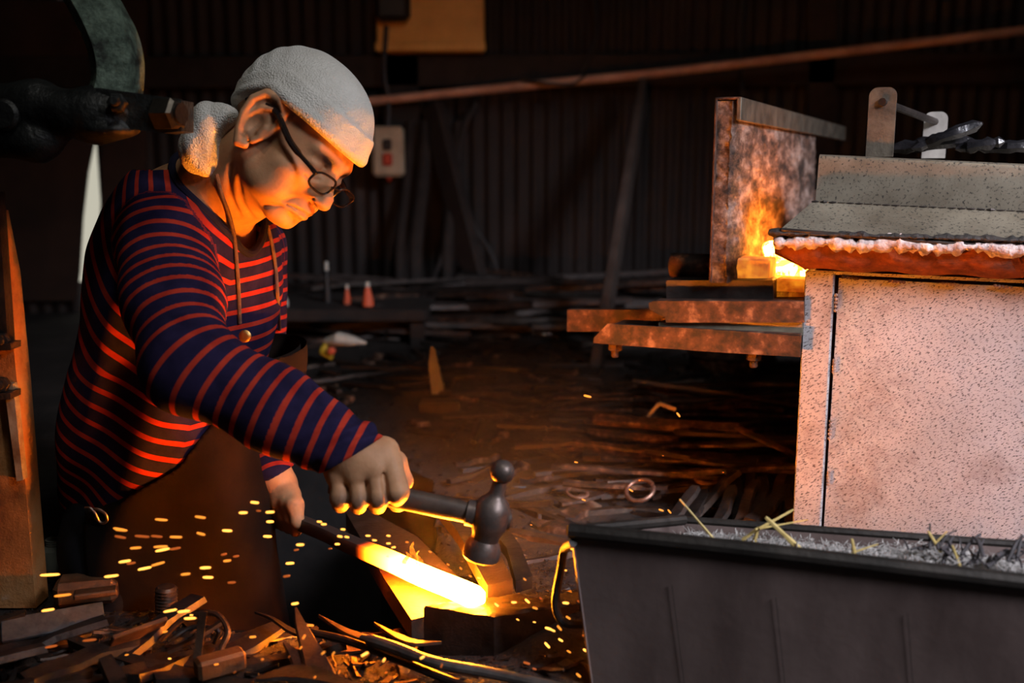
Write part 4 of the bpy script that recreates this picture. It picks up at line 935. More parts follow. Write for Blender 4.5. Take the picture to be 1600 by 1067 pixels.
tag(link_mesh('straw_ash', V, Fc, m_ash, smooth=False), 'fluffy grey straw ash filling the long dark trough', 'ash', kind='stuff')
m_straw = mat('dry_straw', (.42, .30, .09), (.62, .48, .18), 60, .6); m_char = mat('charred_straw', (.02, .018, .02), (.06, .05, .055), 60, .7)
def straw(a, b, Y0, Y1, lab, m=None, r=.0026, grp=None, sag=0):
    a = P(*a, Y0); b = P(*b, Y1); mid = (a + b) / 2 + np.array([0, 0, sag]); mb = MB(); mb.tube(smooth_path([a, mid, b], 4), [r] * 4 + [r * .8] * 4 + [r * .6], 6)
    return tag(mb.build('straw', m or m_straw), lab, 'straw', grp)
Yt = 1.15
straw((1122, 850), (1062, 780), Yt, 1.18, 'long thin straw leaning out of the left end of the ash trough', r=.0019)
straw((1256, 864), (1196, 808), 1.11, 1.12, 'thick straw slanting out to the left near the trough\'s middle', r=.0034)
straw((1150, 852), (1186, 824), Yt, Yt, 'bent straw stub standing right of the longest thin straw', r=.0026); straw((1178, 850), (1184, 826), Yt, Yt, 'short upright stub in the ash beside the bent stub', r=.0028)
straw((1186, 826), (1240, 796), 1.14, 1.16, 'straw crossing behind the thick slanting straw', r=.0020); straw((1180, 827), (1262, 812), 1.14, 1.16, 'thin straw lying low across the thick slanting straw', r=.0013)
straw((1335, 864), (1331, 842), 1.09, 1.09, 'short upright straw end in the ash right of the thick straw', r=.0024); straw((1330, 864), (1372, 850), 1.09, 1.09, 'thin straw lying right of the short upright end', r=.0012)
straw((1470, 862), (1450, 830), 1.09, 1.09, 'yellow blade of straw among the black ones', r=.0022); straw((1500, 885), (1488, 852), 1.06, 1.06, 'yellow straw with split end near the black tangle', r=.0018); straw((1462, 848), (1480, 830), 1.09, 1.09, 'little pale straw crossing the yellow blade', r=.0013)
for i in range(46):
    x = rnd.choice([1440, 1482, 1530, 1560, 1590, 1620]) + rnd.uniform(-22, 22); y = rnd.uniform(866, 888) if x > 1470 else 858; L = rnd.uniform(18, 60); a = rnd.uniform(-2.2, -.4)
    if i < 3: a = -1.9
    Yc = 1.10 - (x - 1400) * .00025; straw((x, y), (x + math.cos(a) * L * 1.1, y + math.sin(a) * L * .72), Yc, Yc + .02, 'charred black straw in the tangle at the right end of the ash trough', m_char, rnd.uniform(.0011, .0026), 'charred straws in the ash', rnd.uniform(-.004, .006))
for i in range(30):
    x = rnd.uniform(1110, 1540); y = 842 + (x - 1110) * .075 + rnd.uniform(0, 14); a = rnd.uniform(0, 6.28); Yc = 1.14 - (x - 1100) * .00022; L = rnd.uniform(8, 22)
    straw((x, y), (x + math.cos(a) * L, y - abs(math.sin(a)) * L * .5), Yc, Yc, 'pale short wisp of straw lying in the grey ash', m_ash, .0010, 'ash-grey wisps in the trough')

# ------------------------------------------------------------------ anvil block and the steel under the bar
m_anv = mat('worn_anvil_steel', (.028, .019, .015), (.065, .045, .035), 30, .38, .7, .5, 160, rough2=.6)
m_brn = mat('brown_scaled_steel', (.030, .018, .012), (.065, .040, .029), 34, .55, .4, .6, 150, c3=(.15, .10, .07))
za = .062
C0 = G(772, 962, za); C1 = G(664, 944, za); C2 = G(905, 942, za - .004)
e1 = C1 - C0; e2 = C2 - C0; C3 = C0 + e1 * .93 + e2
mb = MB(); n = 12; V = []
top = [C0, C2, C3, C1]
def grid_quad(mb, a, b, c, d, n, f):
    k = len(mb.V)
    for i in range(n + 1):
        for j in range(n + 1):
            p_ = (a * (1 - i / n) + b * (i / n)) * (1 - j / n) + (d * (1 - i / n) + c * (i / n)) * j / n; mb.V.append(tuple(p_ + f(i, j)))
    for i in range(n):
        for j in range(n): q = k + i * (n + 1) + j; mb.F.append((q, q + n + 1, q + n + 2, q + 1))
dn = np.array([0, 0, -.10]); bz = lambda i, j: np.array([0, 0, .0015 * math.sin(i * 1.3 + j) - .0025 * ((i in (0, n)) or (j in (0, n)))])
grid_quad(mb, C0, C2, C3, C1, n, bz)
cen = (C0 + C1 + C2 + C3) / 4; ot = lambda p_: (p_ - cen) * 1.015 + cen
r0 = [C0, C2, C3, C1]; k = len(mb.V)
for lvl, (s, dz) in enumerate(((1.0, -.0025), (1.018, -.006), (1.02, -.05), (1.03, -.13))): mb.V += [tuple((p_ - cen) * s + cen + np.array([0, 0, dz])) for p_ in r0]
for l in range(3):
    for i in range(4): mb.F.append((k + 4 * l + i, k + 4 * l + 4 + i, k + 4 * l + 4 + (i + 1) % 4, k + 4 * l + (i + 1) % 4))
o = mb.build('anvil', m_anv); tag(o, 'square steel anvil block in the ground, its corner towards the camera under the glowing bar', 'anvil')
def flat(name, px, z0, z1, th, m, lab, cat='plate', grp=None, top_pts=None):
    """flat bar lying on the ground whose top face has the given outline in the photograph; z runs from z0 at the near end to z1 at the far end"""
    ys_ = [y for x, y in px]; y0, y1 = max(ys_), min(ys_); pts = [G(x, y, z1 + (z0 - z1) * (y - y1) / max(1, y0 - y1)) for x, y in px]
    mb = MB(); mb.prism([p_ - np.array([0, 0, th]) for p_ in pts], (0, 0, th)); return tag(mb.build(name, m), lab, cat, grp)
flat('base_plate', [(600, 903), (643, 968), (727, 948), (727, 912), (652, 838), (562, 790), (540, 800)], .045, .03, .03, m_brn, 'broad brown steel slab lying slantwise under the glowing bar')
flat('stop_bar', [(715, 830), (762, 915), (801, 905), (772, 845), (735, 800), (690, 770), (676, 780)], .070, .05, .022, m_brn, 'square brown steel bar below the hammer, its end beside the anvil', 'bar')
flat('stop_bar', [(792, 856), (806, 908), (832, 900), (812, 850), (790, 822), (770, 828)], .060, .045, .018, m_ds, 'dark steel bar right of the brown bar below the hammer', 'bar')

# the glowing bar
m_hot, nt, b = new_mat('white_hot_steel'); at = nt.nodes.new('ShaderNodeAttribute'); at.attribute_name = 'hotness'
b.inputs['Base Color'].default_value = (.05, .035, .03, 1); b.inputs['Roughness'].default_value = .6
sc_ = ramp(nt, noise(nt, 30, 4, .6), [(.30, (.25, .25, .25)), (.42, (1, 1, 1))]); hh = math_n(nt, 'MULTIPLY', at.outputs['Fac'], mixc(nt, at.outputs['Fac'], sc_, (1., 1., 1.)))
nt.links.new(ramp(nt, hh, [(0, (0, 0, 0)), (.2, (1, .08, .002)), (.6, (1, .185, .005)), (1, (1, .265, .012))]), b.inputs['Emission Color'])
nt.links.new(math_n(nt, 'MULTIPLY', math_n(nt, 'POWER', hh, 2.4), 850), b.inputs['Emission Strength'])
T = G(748, 936, .073); E_ = P(424, 797, 1.575); ax_ = (E_ - T); L = np.linalg.norm(ax_); ax_ /= L
H0 = T; RB = frame(ax_); V = []; Fc = []; n = 60; rings = 8
for i in range(n + 1):
    s = i / n * (L + .06); w = .0142 if s > .004 else .0115; h_ = .0105 if s > .004 else .0085; w *= 1 + .018 * math.sin(s * 70); c = T + ax_ * s + RB[:, 2] * .0006 * math.sin(s * 40)
    if s > .17: w *= max(.7, 1 - (s - .17) * 1.5)
    for (a, b_) in ((-1, -.6), (-.8, -1), (.8, -1), (1, -.6), (1, .6), (.8, 1), (-.8, 1), (-1, .6)): V.append(c + RB[:, 1] * w * a + RB[:, 2] * h_ * b_)
    if i: Fc += [((i - 1) * 8 + j, (i - 1) * 8 + (j + 1) % 8, i * 8 + (j + 1) % 8, i * 8 + j) for j in range(8)]
Fc += [tuple(range(8))[::-1], tuple(n * 8 + j for j in range(8))]
o = link_mesh('glowing_bar', V, Fc, m_hot); sharp(o, 40); tag(o, 'glowing white-hot flat steel bar resting on the anvil, held by the man', 'steel bar')
sv = (np.array(V) - T) @ ax_; set_attr(o, 'hotness', np.clip(1.12 - np.clip(sv - .085, 0, 1) / .155, 0, 1))

m_flm, nt, b = new_mat('small_flame'); b.inputs['Base Color'].default_value = (0, 0, 0, 1); b.inputs['Emission Color'].default_value = (1, .26, .02, 1)
nt.links.new(math_n(nt, 'MULTIPLY', noise(nt, 60, 3), 2.2), b.inputs['Emission Strength']); nt.links.new(ramp(nt, noise(nt, 90, 3), [(.42, (.12, .12, .12)), (.62, (.85, .85, .85))]), b.inputs['Alpha'])
fm = MB()
for x0, y0, h_, w_, ln in ((645, 892, 46, 5, 3), (636, 888, 26, 4, -4), (653, 890, 30, 3, 5)):
    fm.tube(smooth_path([P(x0, y0, 1.245), P(x0 + ln, y0 - h_ * .4, 1.245), P(x0 - ln * .6, y0 - h_ * .75, 1.245), P(x0 + ln * .4, y0 - h_, 1.245)], 5), [w_ / F * 1.25 * (1 - (k / 15) ** 1.4) * (.6 + .8 * math.sin(min(1, k / 5) * 1.6)) + .0003 for k in range(16)], 8)
tag(fm.build('flame', m_flm), 'small wavering flame licking up behind the glowing bar', 'flame')

# thin smoke hanging over the anvil
m_smk = bpy.data.materials.new('thin_smoke'); m_smk.use_nodes = True; nt = m_smk.node_tree; nt.nodes.remove(nt.nodes['Principled BSDF']); vs_ = nt.nodes.new('ShaderNodeVolumePrincipled')
vs_.inputs['Color'].default_value = (.75, .68, .62, 1); vs_.inputs['Anisotropy'].default_value = .2
gv = nt.nodes.new('ShaderNodeVectorMath'); gv.operation = 'DISTANCE'; gv.inputs[1].default_value = (.5, .5, .5); nt.links.new(coords(nt, 'Generated'), gv.inputs[0])
fo_ = nt.nodes.new('ShaderNodeMapRange'); fo_.interpolation_type = 'SMOOTHSTEP'; nt.links.new(gv.outputs['Value'], fo_.inputs['Value']); fo_.inputs['From Min'].default_value = .06; fo_.inputs['From Max'].default_value = .49; fo_.inputs['To Min'].default_value = 1; fo_.inputs['To Max'].default_value = 0
nt.links.new(math_n(nt, 'MULTIPLY', fo_.outputs[0], ramp(nt, noise(nt, 5, 4), [(.35, (.03, .03, .03)), (.7, (.22, .22, .22))])), vs_.inputs['Density']); nt.links.new(vs_.outputs[0], nt.nodes['Material Output'].inputs['Volume'])
def d_smk(p): return ell(p, (.0, 1.50, .17), (.30, .42, .22))
V, Q = nets(d_smk, axis(-.34, (.34, .03)), axis(1.04, (1.96, .03)), axis(-.06, (.42, .03))); tag(link_mesh('smoke', V, Q, m_smk), 'thin haze of smoke hanging in the glow over the anvil', 'smoke', kind='stuff')
# ------------------------------------------------------------------ hammer
m_ham = mat('hammer_steel', (.09, .065, .055), (.17, .13, .115), 40, .42, .6, .3, 200, .001)
m_hnd = mat('dark_ash_handle', (.045, .026, .018), (.09, .055, .038), 30, .5, 0, .3, 200, .001)
ham = empty('hammer', P(752, 880, 1.19), 0, 'ball-peen hammer in the right hand, its face just above the hot bar', 'hammer')
hb, ht = P(750, 872, 1.188), P(785, 737, 1.186); hx = (ht - hb); HL_ = np.linalg.norm(hx); hx /= HL_; s1 = HL_
MB().lathe([(.0005, 0), (.0215, 0), (.0235, .0025), (.0238, .012), (.0215, .020), (.0175, .027), (.0185, .034), (.0235, .045), (.0250, .056), (.0235, .068), (.0185, .078), (.0120, .084), (.0092, .089)] + [(.0152 * math.sin(t), s1 - .0152 * math.cos(t)) for t in np.linspace(.62, 3.1, 12)], hb, hx, 28).build('hammer_head', m_ham, ham)
eye = hb + hx * .056; hd = (HAM_A - eye); hl_ = np.linalg.norm(hd); hd /= hl_
mb = MB(); pts = [eye - hd * .026, eye - hd * .0, eye + hd * .03, eye + hd * .07, eye + hd * .12, eye + hd * .17, eye + hd * .205]; mb.tube(pts, [.0105, .0105, .0120, .0125, .0125, .0130, .0120], 14, flat=1.15); hndl = mb.build('handle', m_hnd, ham)
mb = MB(); mb.lathe([(.0095, -.003), (.0165, 0), (.0165, .010), (.0095, .013)], eye + hd * .020, hd, 16); mb.build('collar', m_ham, hndl)

# ------------------------------------------------------------------ power hammer at the left edge and its spring arm
m_col, nt, b = new_mat('orange_rusted_casting')
nt.links.new(ramp(nt, noise(nt, 9, 8, .65), [(.32, (.18, .055, .012)), (.5, (.42, .16, .04)), (.62, (.46, .22, .08)), (.70, (.55, .45, .34))]), b.inputs['Base Color']); b.inputs['Roughness'].default_value = .7
bump(nt, b, noise(nt, 70, 7, .7), .7, .004)
pc = empty('machine_column', G(25, 922, 0), 0, 'tall rusty orange machine column tapering upward at the left edge', 'machine')
Yc = 1.36
pl = [P(x, y, Yc) for x, y in ((-90, 330), (-10, 330), (10, 430), (27, 600), (40, 760), (56, 950), (-90, 950))]; MB().prism(pl, (0, .04, 0)).build('column', m_col, pc)
MB().prism([P(x, y, Yc - .012) for x, y in ((6, 600), (20, 600), (36, 750), (26, 752))], (0, .014, 0)).build('bare_strip', mat('chipped_paint_edge', (.16, .08, .035), (.40, .33, .24), 26, .6), pc)
MB().prism([P(x, y, Yc - .02) for x, y in ((-90, 300), (-4, 300), (13, 545), (-90, 545))], (0, .02, 0)).build('guide_plate', m_ds, pc)
def hexbolt(c, ax, r, m, parent, name='bolt', L=.02):
    mb = MB(); mb.lathe([(r * .8, 0), (r, .002), (r, L * .6), (r * .85, L * .7)], c, ax, 6); mb.lathe([(r * .5, L * .6), (r * .5, L * 1.1), (r * .4, L * 1.2)], c, ax, 12); return mb.build(name, m, parent)
for x, y in ((4, 532), (4, 600)): hexbolt(P(x, y, Yc - .02), (0.25, -1, .1), .012, m_ds, pc)
for y in (545, 622): MB().prism([P(x, yy, Yc - .035) for x, yy in ((-60, y - 6), (16, y - 8), (16, y + 2), (-60, y + 5))], (0, .03, 0)).build('clamp_bar', m_brn, pc)
# green arm and dark linkage
m_grn, nt, b = new_mat('flaking_green_paint')
nt.links.new(ramp(nt, noise(nt, 30, 8, .7), [(.38, (.030, .038, .032)), (.5, (.13, .19, .145)), (.62, (.26, .36, .28))]), b.inputs['Base Color']); b.inputs['Roughness'].default_value = .5
bump(nt, b, noise(nt, 120, 7, .7), 1, .005)
ya = 1.30
arm = empty('spring_arm', P(165, 130, ya), 0, 'curved cast arm with flaking green paint hanging from the top left corner', 'machine arm')
oL = smooth_path([P(60, -60, ya), P(98, 0, ya), P(122, 45, ya), P(138, 85, ya), P(142, 120, ya), P(134, 150, ya)], 6); oR = smooth_path([P(140, -60, ya), P(172, 0, ya), P(193, 40, ya), P(204, 80, ya), P(206, 115, ya), P(203, 150, ya)], 6)
mb = MB(); k = len(oL)
for i in range(k):
    a, b_ = oL[i], oR[i]; m_ = a + (b_ - a) * .28; mb.V += [tuple(v) for v in (a + [0, .02, 0], a, m_ + [0, -.018, 0], b_ + [0, -.004, 0], b_ + [0, .045, 0], m_ + [0, .06, 0])]
    if i: mb.F += [((i - 1) * 6 + j, i * 6 + j, i * 6 + (j + 1) % 6, (i - 1) * 6 + (j + 1) % 6) for j in range(6)]
mb.F += [tuple(range(6)), tuple((k - 1) * 6 + j for j in range(6))[::-1]]; mb.build('arm', m_grn, arm)
m_lnk = mat('black_greased_casting', (.010, .011, .011), (.030, .032, .031), 26, .42, .3, .7, 90, .004, c3=(.07, .085, .075))
lk = empty('linkage', P(150, 190, ya), 0, 'black greasy forged linkage with a hex nut, joined to the green arm', 'machine linkage')
def d_link(p):
    d = chain(p, [P(-40, 165, ya + .02), P(60, 165, ya), P(110, 178, ya - .01), P(150, 180, ya), P(200, 178, ya)], [.030, .026, .018, .030, .026], .03)
    d = smin(d, chain(p, [P(-40, 205, ya + .01), P(60, 218, ya), P(110, 205, ya)], [.034, .026, .008], .02), .006)
    d = smin(d, ell(p, P(172, 203, ya - .01), (.036, .03, .012)), .006); return d + wob(p, 60, 2) * .0015
V, Q = nets(d_link, axis(P(-40, 0, ya)[0] - .03, (-.42, .005)), axis(ya - .06, (ya + .07, .005)), axis(P(0, 260, ya)[2], (P(0, 120, ya)[2], .005))); link_mesh('link_casting', V, Q, m_lnk, lk)
V_ = [P(x, y, ya - .024) for x, y in ((150, 138), (196, 143), (262, 152), (283, 156), (283, 205), (255, 208), (190, 200), (150, 196))]; MB().prism(V_, (0, .05, 0)).build('lug', m_lnk, lk)
c = P(262, 178, ya - .02); mb = MB(); ax = np.array([.93, -.36, 0]); mb.lathe([(.016, -.016), (.0215, -.012), (.0215, .014), (.017, .018)], c, ax, 6); mb.lathe([(.013, .018), (.0125, .022), (.008, .022)], c, ax, 16); mb.build('hex_nut', mat('bare_hex_nut', (.05, .045, .04), (.12, .10, .08), 30, .35, .8), lk)
hexbolt(P(186, 162, ya - .026), (0.1, -1, .1), .012, m_lnk, lk); MB().lathe([(.02, 0), (.02, .012), (.016, .016)], P(12, 180, ya - .02), (0, -1, 0), 18).build('pin', m_lnk, lk)

# jar, blue block, threaded stub and the heap of steel at lower left
m_jar, nt, b = new_mat('dirty_jar_glass'); b.inputs['Base Color'].default_value = (.60, .64, .56, 1); b.inputs['Transmission Weight'].default_value = .3; b.inputs['Roughness'].default_value = .25
jc = G(90, 893, gh(-.66, 1.46)); jar = empty('glass_jar', jc, 0, 'dirty empty glass jar standing at the foot of the machine column', 'jar')
mb = MB(); pr = [(.001, .002), (.0215, 0), (.0230, .004), (.0230, .034), (.0215, .040), (.0135, .046)]; pr += [(.0135 + .0012 * (i % 2), .046 + i * .0018) for i in range(1, 6)] + [(.012, .056), (.0115, .045), (.019, .038), (.0205, .006), (.001, .004)]
mb.lathe(pr, jc, (0, 0, 1), 24); mb.build('jar_body', m_jar, jar)
m_blu = mat('faded_blue_paint', (.05, .10, .22), (.09, .16, .30), 30, .6); c = G(124, 893, gh(-.66, 1.52)); tag(MB().box(c + [.0, .03, .014], (.036, .05, .030), bev=.002).build('blue_box', m_blu), 'small faded blue box just right of the glass jar', 'box')
m_thr = mat('dark_threaded_steel', (.10, .07, .055), (.2, .15, .12), 40, .35, .8)
c = G(260, 962, 0.0); mb = MB(); pr = [(.001, 0), (.013, 0)] + [(.0155 if i % 2 else .0125, .004 + i * .0024) for i in range(16)] + [(.012, .044), (.001, .045)]; mb.lathe(pr, c, (.05, 0, 1), 20); tag(mb.build('threaded_stub', m_thr), 'thick threaded stub standing upright among the scrap at lower left', 'bolt')
m_or = mat('rust_orange_steel', (.075, .035, .016), (.15, .075, .037), 30, .55, .3, .6, 130)
def box_px(name, px, py, z, size, rz, m, lab, cat, bev=.004, tilt=0):
    c = G(px, py, z); R_ = np.array(Euler((tilt, 0, math.radians(rz))).to_matrix()); return tag(MB().box(c + [0, 0, size[2] / 2], size, R_, bev).build(name, m), lab, cat)
box_px('steel_block', 138, 938, .01, (.085, .05, .036), 14, m_or, 'chunky orange-lit steel block with chamfered corners at lower left', 'block', .008)
box_px('steel_block', 150, 930, .046, (.055, .022, .008), 18, m_or, 'narrow bar lying on top of the chunky orange-lit block', 'bar', .002)
box_px('grey_plate', 84, 975, .022, (.125, .036, .006), 26, mat('pale_grey_steel', (.06, .063, .068), (.14, .145, .155), 40, .5, .4), 'pale blue-grey steel plate leaning at lower left', 'plate', .001, .5)
box_px('steel_plate', 212, 1000, .012, (.075, .052, .006), 48, m_or, 'square rust-orange plate leaning below the threaded stub', 'plate', .001, -.9)
box_px('steel_block', 345, 1052, .004, (.060, .026, .026), 34, m_or, 'small slanted orange block at the bottom edge, left of the blades', 'block', .004)
def strip(name, pts, w, th, m, lab, cat='blade', z=None, taper=True, grp=None, up_=(0, 0, 1)):
    """flat strip of steel through points (px, py, height above ground datum)"""
    P_ = smooth_path([G(x, y, zz) for x, y, zz in pts], 5); n = len(P_); V = []; Fc = []; upn = np.array(up_, float)
    for i in range(n):
        t = P_[min(i + 1, n - 1)] - P_[max(i - 1, 0)]; t /= np.linalg.norm(t); s = np.cross(upn, t); s /= np.linalg.norm(s) + 1e-9; u = np.cross(t, s)
        ww = w / 2 * (min(1, .12 + 2.4 * min(i, n - 1 - i) / n) if taper == 2 else (min(1, .10 + 1.3 * i / n) if taper else 1))
        V += [P_[i] - s * ww - u * th * .5, P_[i] + s * ww - u * th * .5, P_[i] + s * ww * .8 + u * th * .5, P_[i] - s * ww * .8 + u * th * .5]
        if i: Fc += [((i - 1) * 4 + j, (i - 1) * 4 + (j + 1) % 4, i * 4 + (j + 1) % 4, i * 4 + j) for j in range(4)]
    Fc += [(3, 2, 1, 0), tuple((n - 1) * 4 + j for j in range(4))]; o = link_mesh(name, V, Fc, m); sharp(o, 30); return tag(o, lab, cat, grp)
m_bl = mat('forged_blade_scale', (.040, .023, .015), (.085, .050, .033), 30, .45, .5, .5, 140); m_bld = mat('dark_forged_scale', (.016, .012, .011), (.040, .029, .025), 30, .5, .5, .5, 140)
strip('knife_blank', [(462, 950, .055), (470, 975, .045), (484, 1010, .03), (500, 1050, .018), (516, 1100, .01)], .036, .003, m_bl, 'broad triangular knife blank with its tang pointing up, bottom centre-left', taper=1)
strip('knife_blank', [(444, 1004, .03), (470, 1035, .02), (500, 1085, .01)], .034, .003, m_bl, 'knife blank half hidden left of the broad one', taper=1)
strip('steel_strip', [(398, 957, .03), (425, 966, .03), (455, 985, .02), (500, 1002, .015)], .012, .003, m_bld, 'thin pointed strip sticking out left over the pit edge', taper=1)
strip('steel_strip', [(498, 962, .030), (545, 988, .03), (610, 1010, .03), (690, 1040, .026), (748, 1058, .02)], .018, .004, m_bl, 'long bright-edged flat strip beside the tongs', taper=2)
strip('steel_strip', [(585, 974, .026), (620, 994, .03), (650, 1004, .03), (690, 1004, .026)], .013, .004, m_bl, 'short curved orange-lit strip just left of the anvil', taper=2)
strip('steel_strip', [(470, 985, .018), (530, 1000, .018), (585, 1008, .018), (640, 1020, .016)], .012, .003, m_bld, 'dark strip lying under the long bright strip', taper=2)
strip('steel_strip', [(540, 1000, .02), (560, 1000, .02), (600, 1014, .02)], .007, .003, m_bl, 'tiny bright sliver beside the knife blank', taper=2)
strip('steel_strip', [(400, 1062, .02), (470, 1050, .02), (560, 1075, .02)], .04, .004, m_bld, 'wide dark strip along the bottom edge below the blanks', taper=2)
# tongs lying in the foreground
tg = empty('tongs', G(600, 1010, .02), 0, 'long-handled dark steel tongs lying along the bottom edge', 'tongs')
m_tg = mat('polished_grey_steel', (.07, .06, .055), (.15, .13, .12), 40, .5, .5, .2, 200)
MB().tube(smooth_path([G(565, 996, .045), G(610, 1010, .047), (G(680, 1035, .045)), G(760, 1050, .04), G(860, 1072, .036), G(960, 1100, .03)], 6), [.0045] * 2 + [.0075] * 8 + [.0065] * 30, 10).build('rein', m_tg, tg)
MB().tube(smooth_path([G(470, 985, .03), G(540, 1000, .034), G(620, 1030, .032), G(700, 1062, .03), G(800, 1100, .03)], 6), [.005] * 40, 8).build('rein', m_bld, tg)
# hoops and rods near the threaded stub
strip('steel_rod', [(308, 1035, .02), (313, 995, .045), (318, 955, .075)], .010, .005, m_bl, 'narrow strip standing upright right of the threaded stub', taper=0, up_=(0, 1, 0))
strip('steel_strip', [(262, 1018, .02), (300, 1000, .03), (345, 972, .045)], .010, .004, m_bl, 'bright-edged strip crossing the upright strip', taper=0)
tag(MB().tube(smooth_path([G(250, 1000, .01), G(290, 965, .035), G(335, 958, .045), G(356, 985, .03), G(345, 1015, .01)], 6), .004, 8).build('wire_hoop', m_bl), 'bent steel hoop around the upright strip', 'hoop')
tag(MB().tube(smooth_path([G(262, 1002, .02), G(300, 980, .03), G(340, 984, .03), G(335, 1005, .01)], 6), .003, 8).build('wire_hoop', m_bld), 'thin dark hoop inside the bent steel hoop', 'hoop')
rnd = random.Random(5)
def scrap_mesh(i, L, w, th, bend=0.0, jag=.0):
    mb = MB(); n = 5; V = []; Fc = []
    r_ = random.Random(i)
    for k in range(n + 1):
        t = k / n - .5; ww = w / 2 * (1 - abs(t) * r_.uniform(.1, .9)) * r_.uniform(.85, 1.1); y = bend * L * (t * t * 4 - .5) + r_.uniform(-1, 1) * jag; z = r_.uniform(-1, 1) * th * .3
        V += [(t * L, y - ww, z - th / 2), (t * L, y + ww, z - th / 2), (t * L, y + ww * .8, z + th / 2), (t * L, y - ww * .8, z + th / 2)]
        if k: Fc += [((k - 1) * 4 + j, (k - 1) * 4 + (j + 1) % 4, k * 4 + (j + 1) % 4, k * 4 + j) for j in range(4)]
    Fc += [(3, 2, 1, 0), tuple(n * 4 + j for j in range(4))]; return V, Fc
def protos(name, dims, mats_, lab, cat, grp):
    out = []
    for i, (L, w, th, bd) in enumerate(dims):
        V, Fc = scrap_mesh(i * 7 + len(name), L, w, th, bd, .0015); o = link_mesh(name, V, Fc, mats_[i % len(mats_)], local=True, smooth=False); tag(o, lab, cat, grp); out.append(o)
    return out
ADJ = {}
def where(p_):
    q = px_of(np.array([p_], float))[0]; x = 'far left' if q[0] < 200 else 'left' if q[0] < 450 else 'centre-left' if q[0] < 680 else 'centre' if q[0] < 900 else 'centre-right' if q[0] < 1120 else 'right'
    y = 'top' if q[1] < 520 else 'upper' if q[1] < 600 else 'middle' if q[1] < 720 else 'lower' if q[1] < 900 else 'near' if q[1] < 1000 else 'bottom'
    return y + ' ' + x
def place(protos_, spots, words=None):
    used = set(); base_l = protos_[0]['label']; base_g = protos_[0]['group']
    for k, (p_, rot) in enumerate(spots):
        i = k % len(protos_); o = protos_[i]
        if i in used: o = o.copy(); C.objects.link(o)
        used.add(i); o.location = [float(v) for v in p_]; o.rotation_euler = rot
        d0 = protos_[i].data; ex = np.ptp(np.array([v.co for v in d0.vertices]), 0); rz_ = abs(rot[2]) % 3.14; di = 'lying crosswise' if rz_ < .35 or rz_ > 2.8 else 'lying slantwise' if rz_ < 1.1 or rz_ > 2.0 else 'pointing away'
        wd = where(p_); o['label'] = ('narrow ' if ex[1] < ex[0] * .14 else 'broad ') + base_l + ', ' + di + ', ' + wd; o['group'] = base_g + ', ' + wd
    for i, o in enumerate(protos_):
        if i not in used: bpy.data.objects.remove(o)
# the heap of offcuts right of centre, below the forge ledge
hp_ = protos('steel_offcut', [(.30, .022, .006, .02), (.42, .026, .008, 0), (.24, .030, .005, -.03), (.36, .016, .010, .03), (.50, .024, .008, -.01), (.20, .028, .006, .05)], [m_rs, m_brn, m_rs], 'rusty offcut in the heap below the ledge', 'offcut', 'offcuts heaped below the forge ledge')
sp = []
for i in range(84):
    x = rnd.uniform(930, 1235); lay = rnd.random() ** 1.4; y = rnd.uniform(625, 735) ; base = G(x, y + 22, 0.03); z = gh(base[0], base[1]) + .012 + lay * .055
    sp.append(((base[0] + .02, base[1], z), (rnd.uniform(-.25, .25), rnd.uniform(-.10, .10), rnd.gauss(-.05, .22))))
place(hp_, sp)
for k, (a, b_, Y0, Y1, w, lab) in enumerate((((996, 604), (1225, 642), 2.35, 2.2, .016, 'long thin bar along the top of the offcut heap'), ((912, 706), (1222, 728), 1.98, 1.90, .034, 'wide straight flat bar across the front of the offcut heap'),
    ((928, 655), (1155, 672), 2.1, 2.0, .026, 'flat bar across the upper middle of the offcut heap'), ((1150, 668), (1250, 714), 2.0, 1.9, .014, 'curved bar dipping to the forge\'s foot from the heap'), ((918, 676), (1060, 690), 2.05, 2.0, .020, 'short bar ending left in the middle of the heap'))):
    mb = MB(); bar_between(mb, P(*a, Y0), P(*b_, Y1), w, w * .55, .002, (0, -.5, 1)); tag(mb.build('flat_bar', m_rs), lab, 'bar')
mb = MB(); bar_between(mb, P(1012, 652, 2.1), P(1030, 630, 2.1), .010, .008, .001); bar_between(mb, P(1030, 630, 2.1), P(1056, 640, 2.1), .010, .008, .001); tag(mb.build('bent_strip', mat('bright_strip', (.35, .25, .22), (.5, .38, .34))), 'small pale bent strip lying on top of the offcut heap', 'strip')
# rings
m_ring = mat('copper_brown_ring', (.20, .10, .07), (.34, .19, .14), 40, .4, .6)
def ring(px, py, r, tr, rot, lab, z=.03):
    c = G(px, py, z); R_ = np.array(Euler(rot).to_matrix()); pts = [c + R_ @ np.array([r * math.cos(t), r * math.sin(t), 0]) for t in np.linspace(.15, 6.2, 30)]; return tag(MB().tube(pts, tr, 8).build('steel_ring', m_ring), lab, 'ring')
ring(1000, 766, .026, .0042, (.45, -.35, 0), 'open steel ring lying flat in front of the offcut heap'); ring(902, 770, .020, .003, (.15, .1, 0), 'half-buried thin ring left of the open ring', .012); ring(1103, 750, .018, .005, (.1, .1, 0), 'small shiny ring near the heap, right of the open ring', .03)
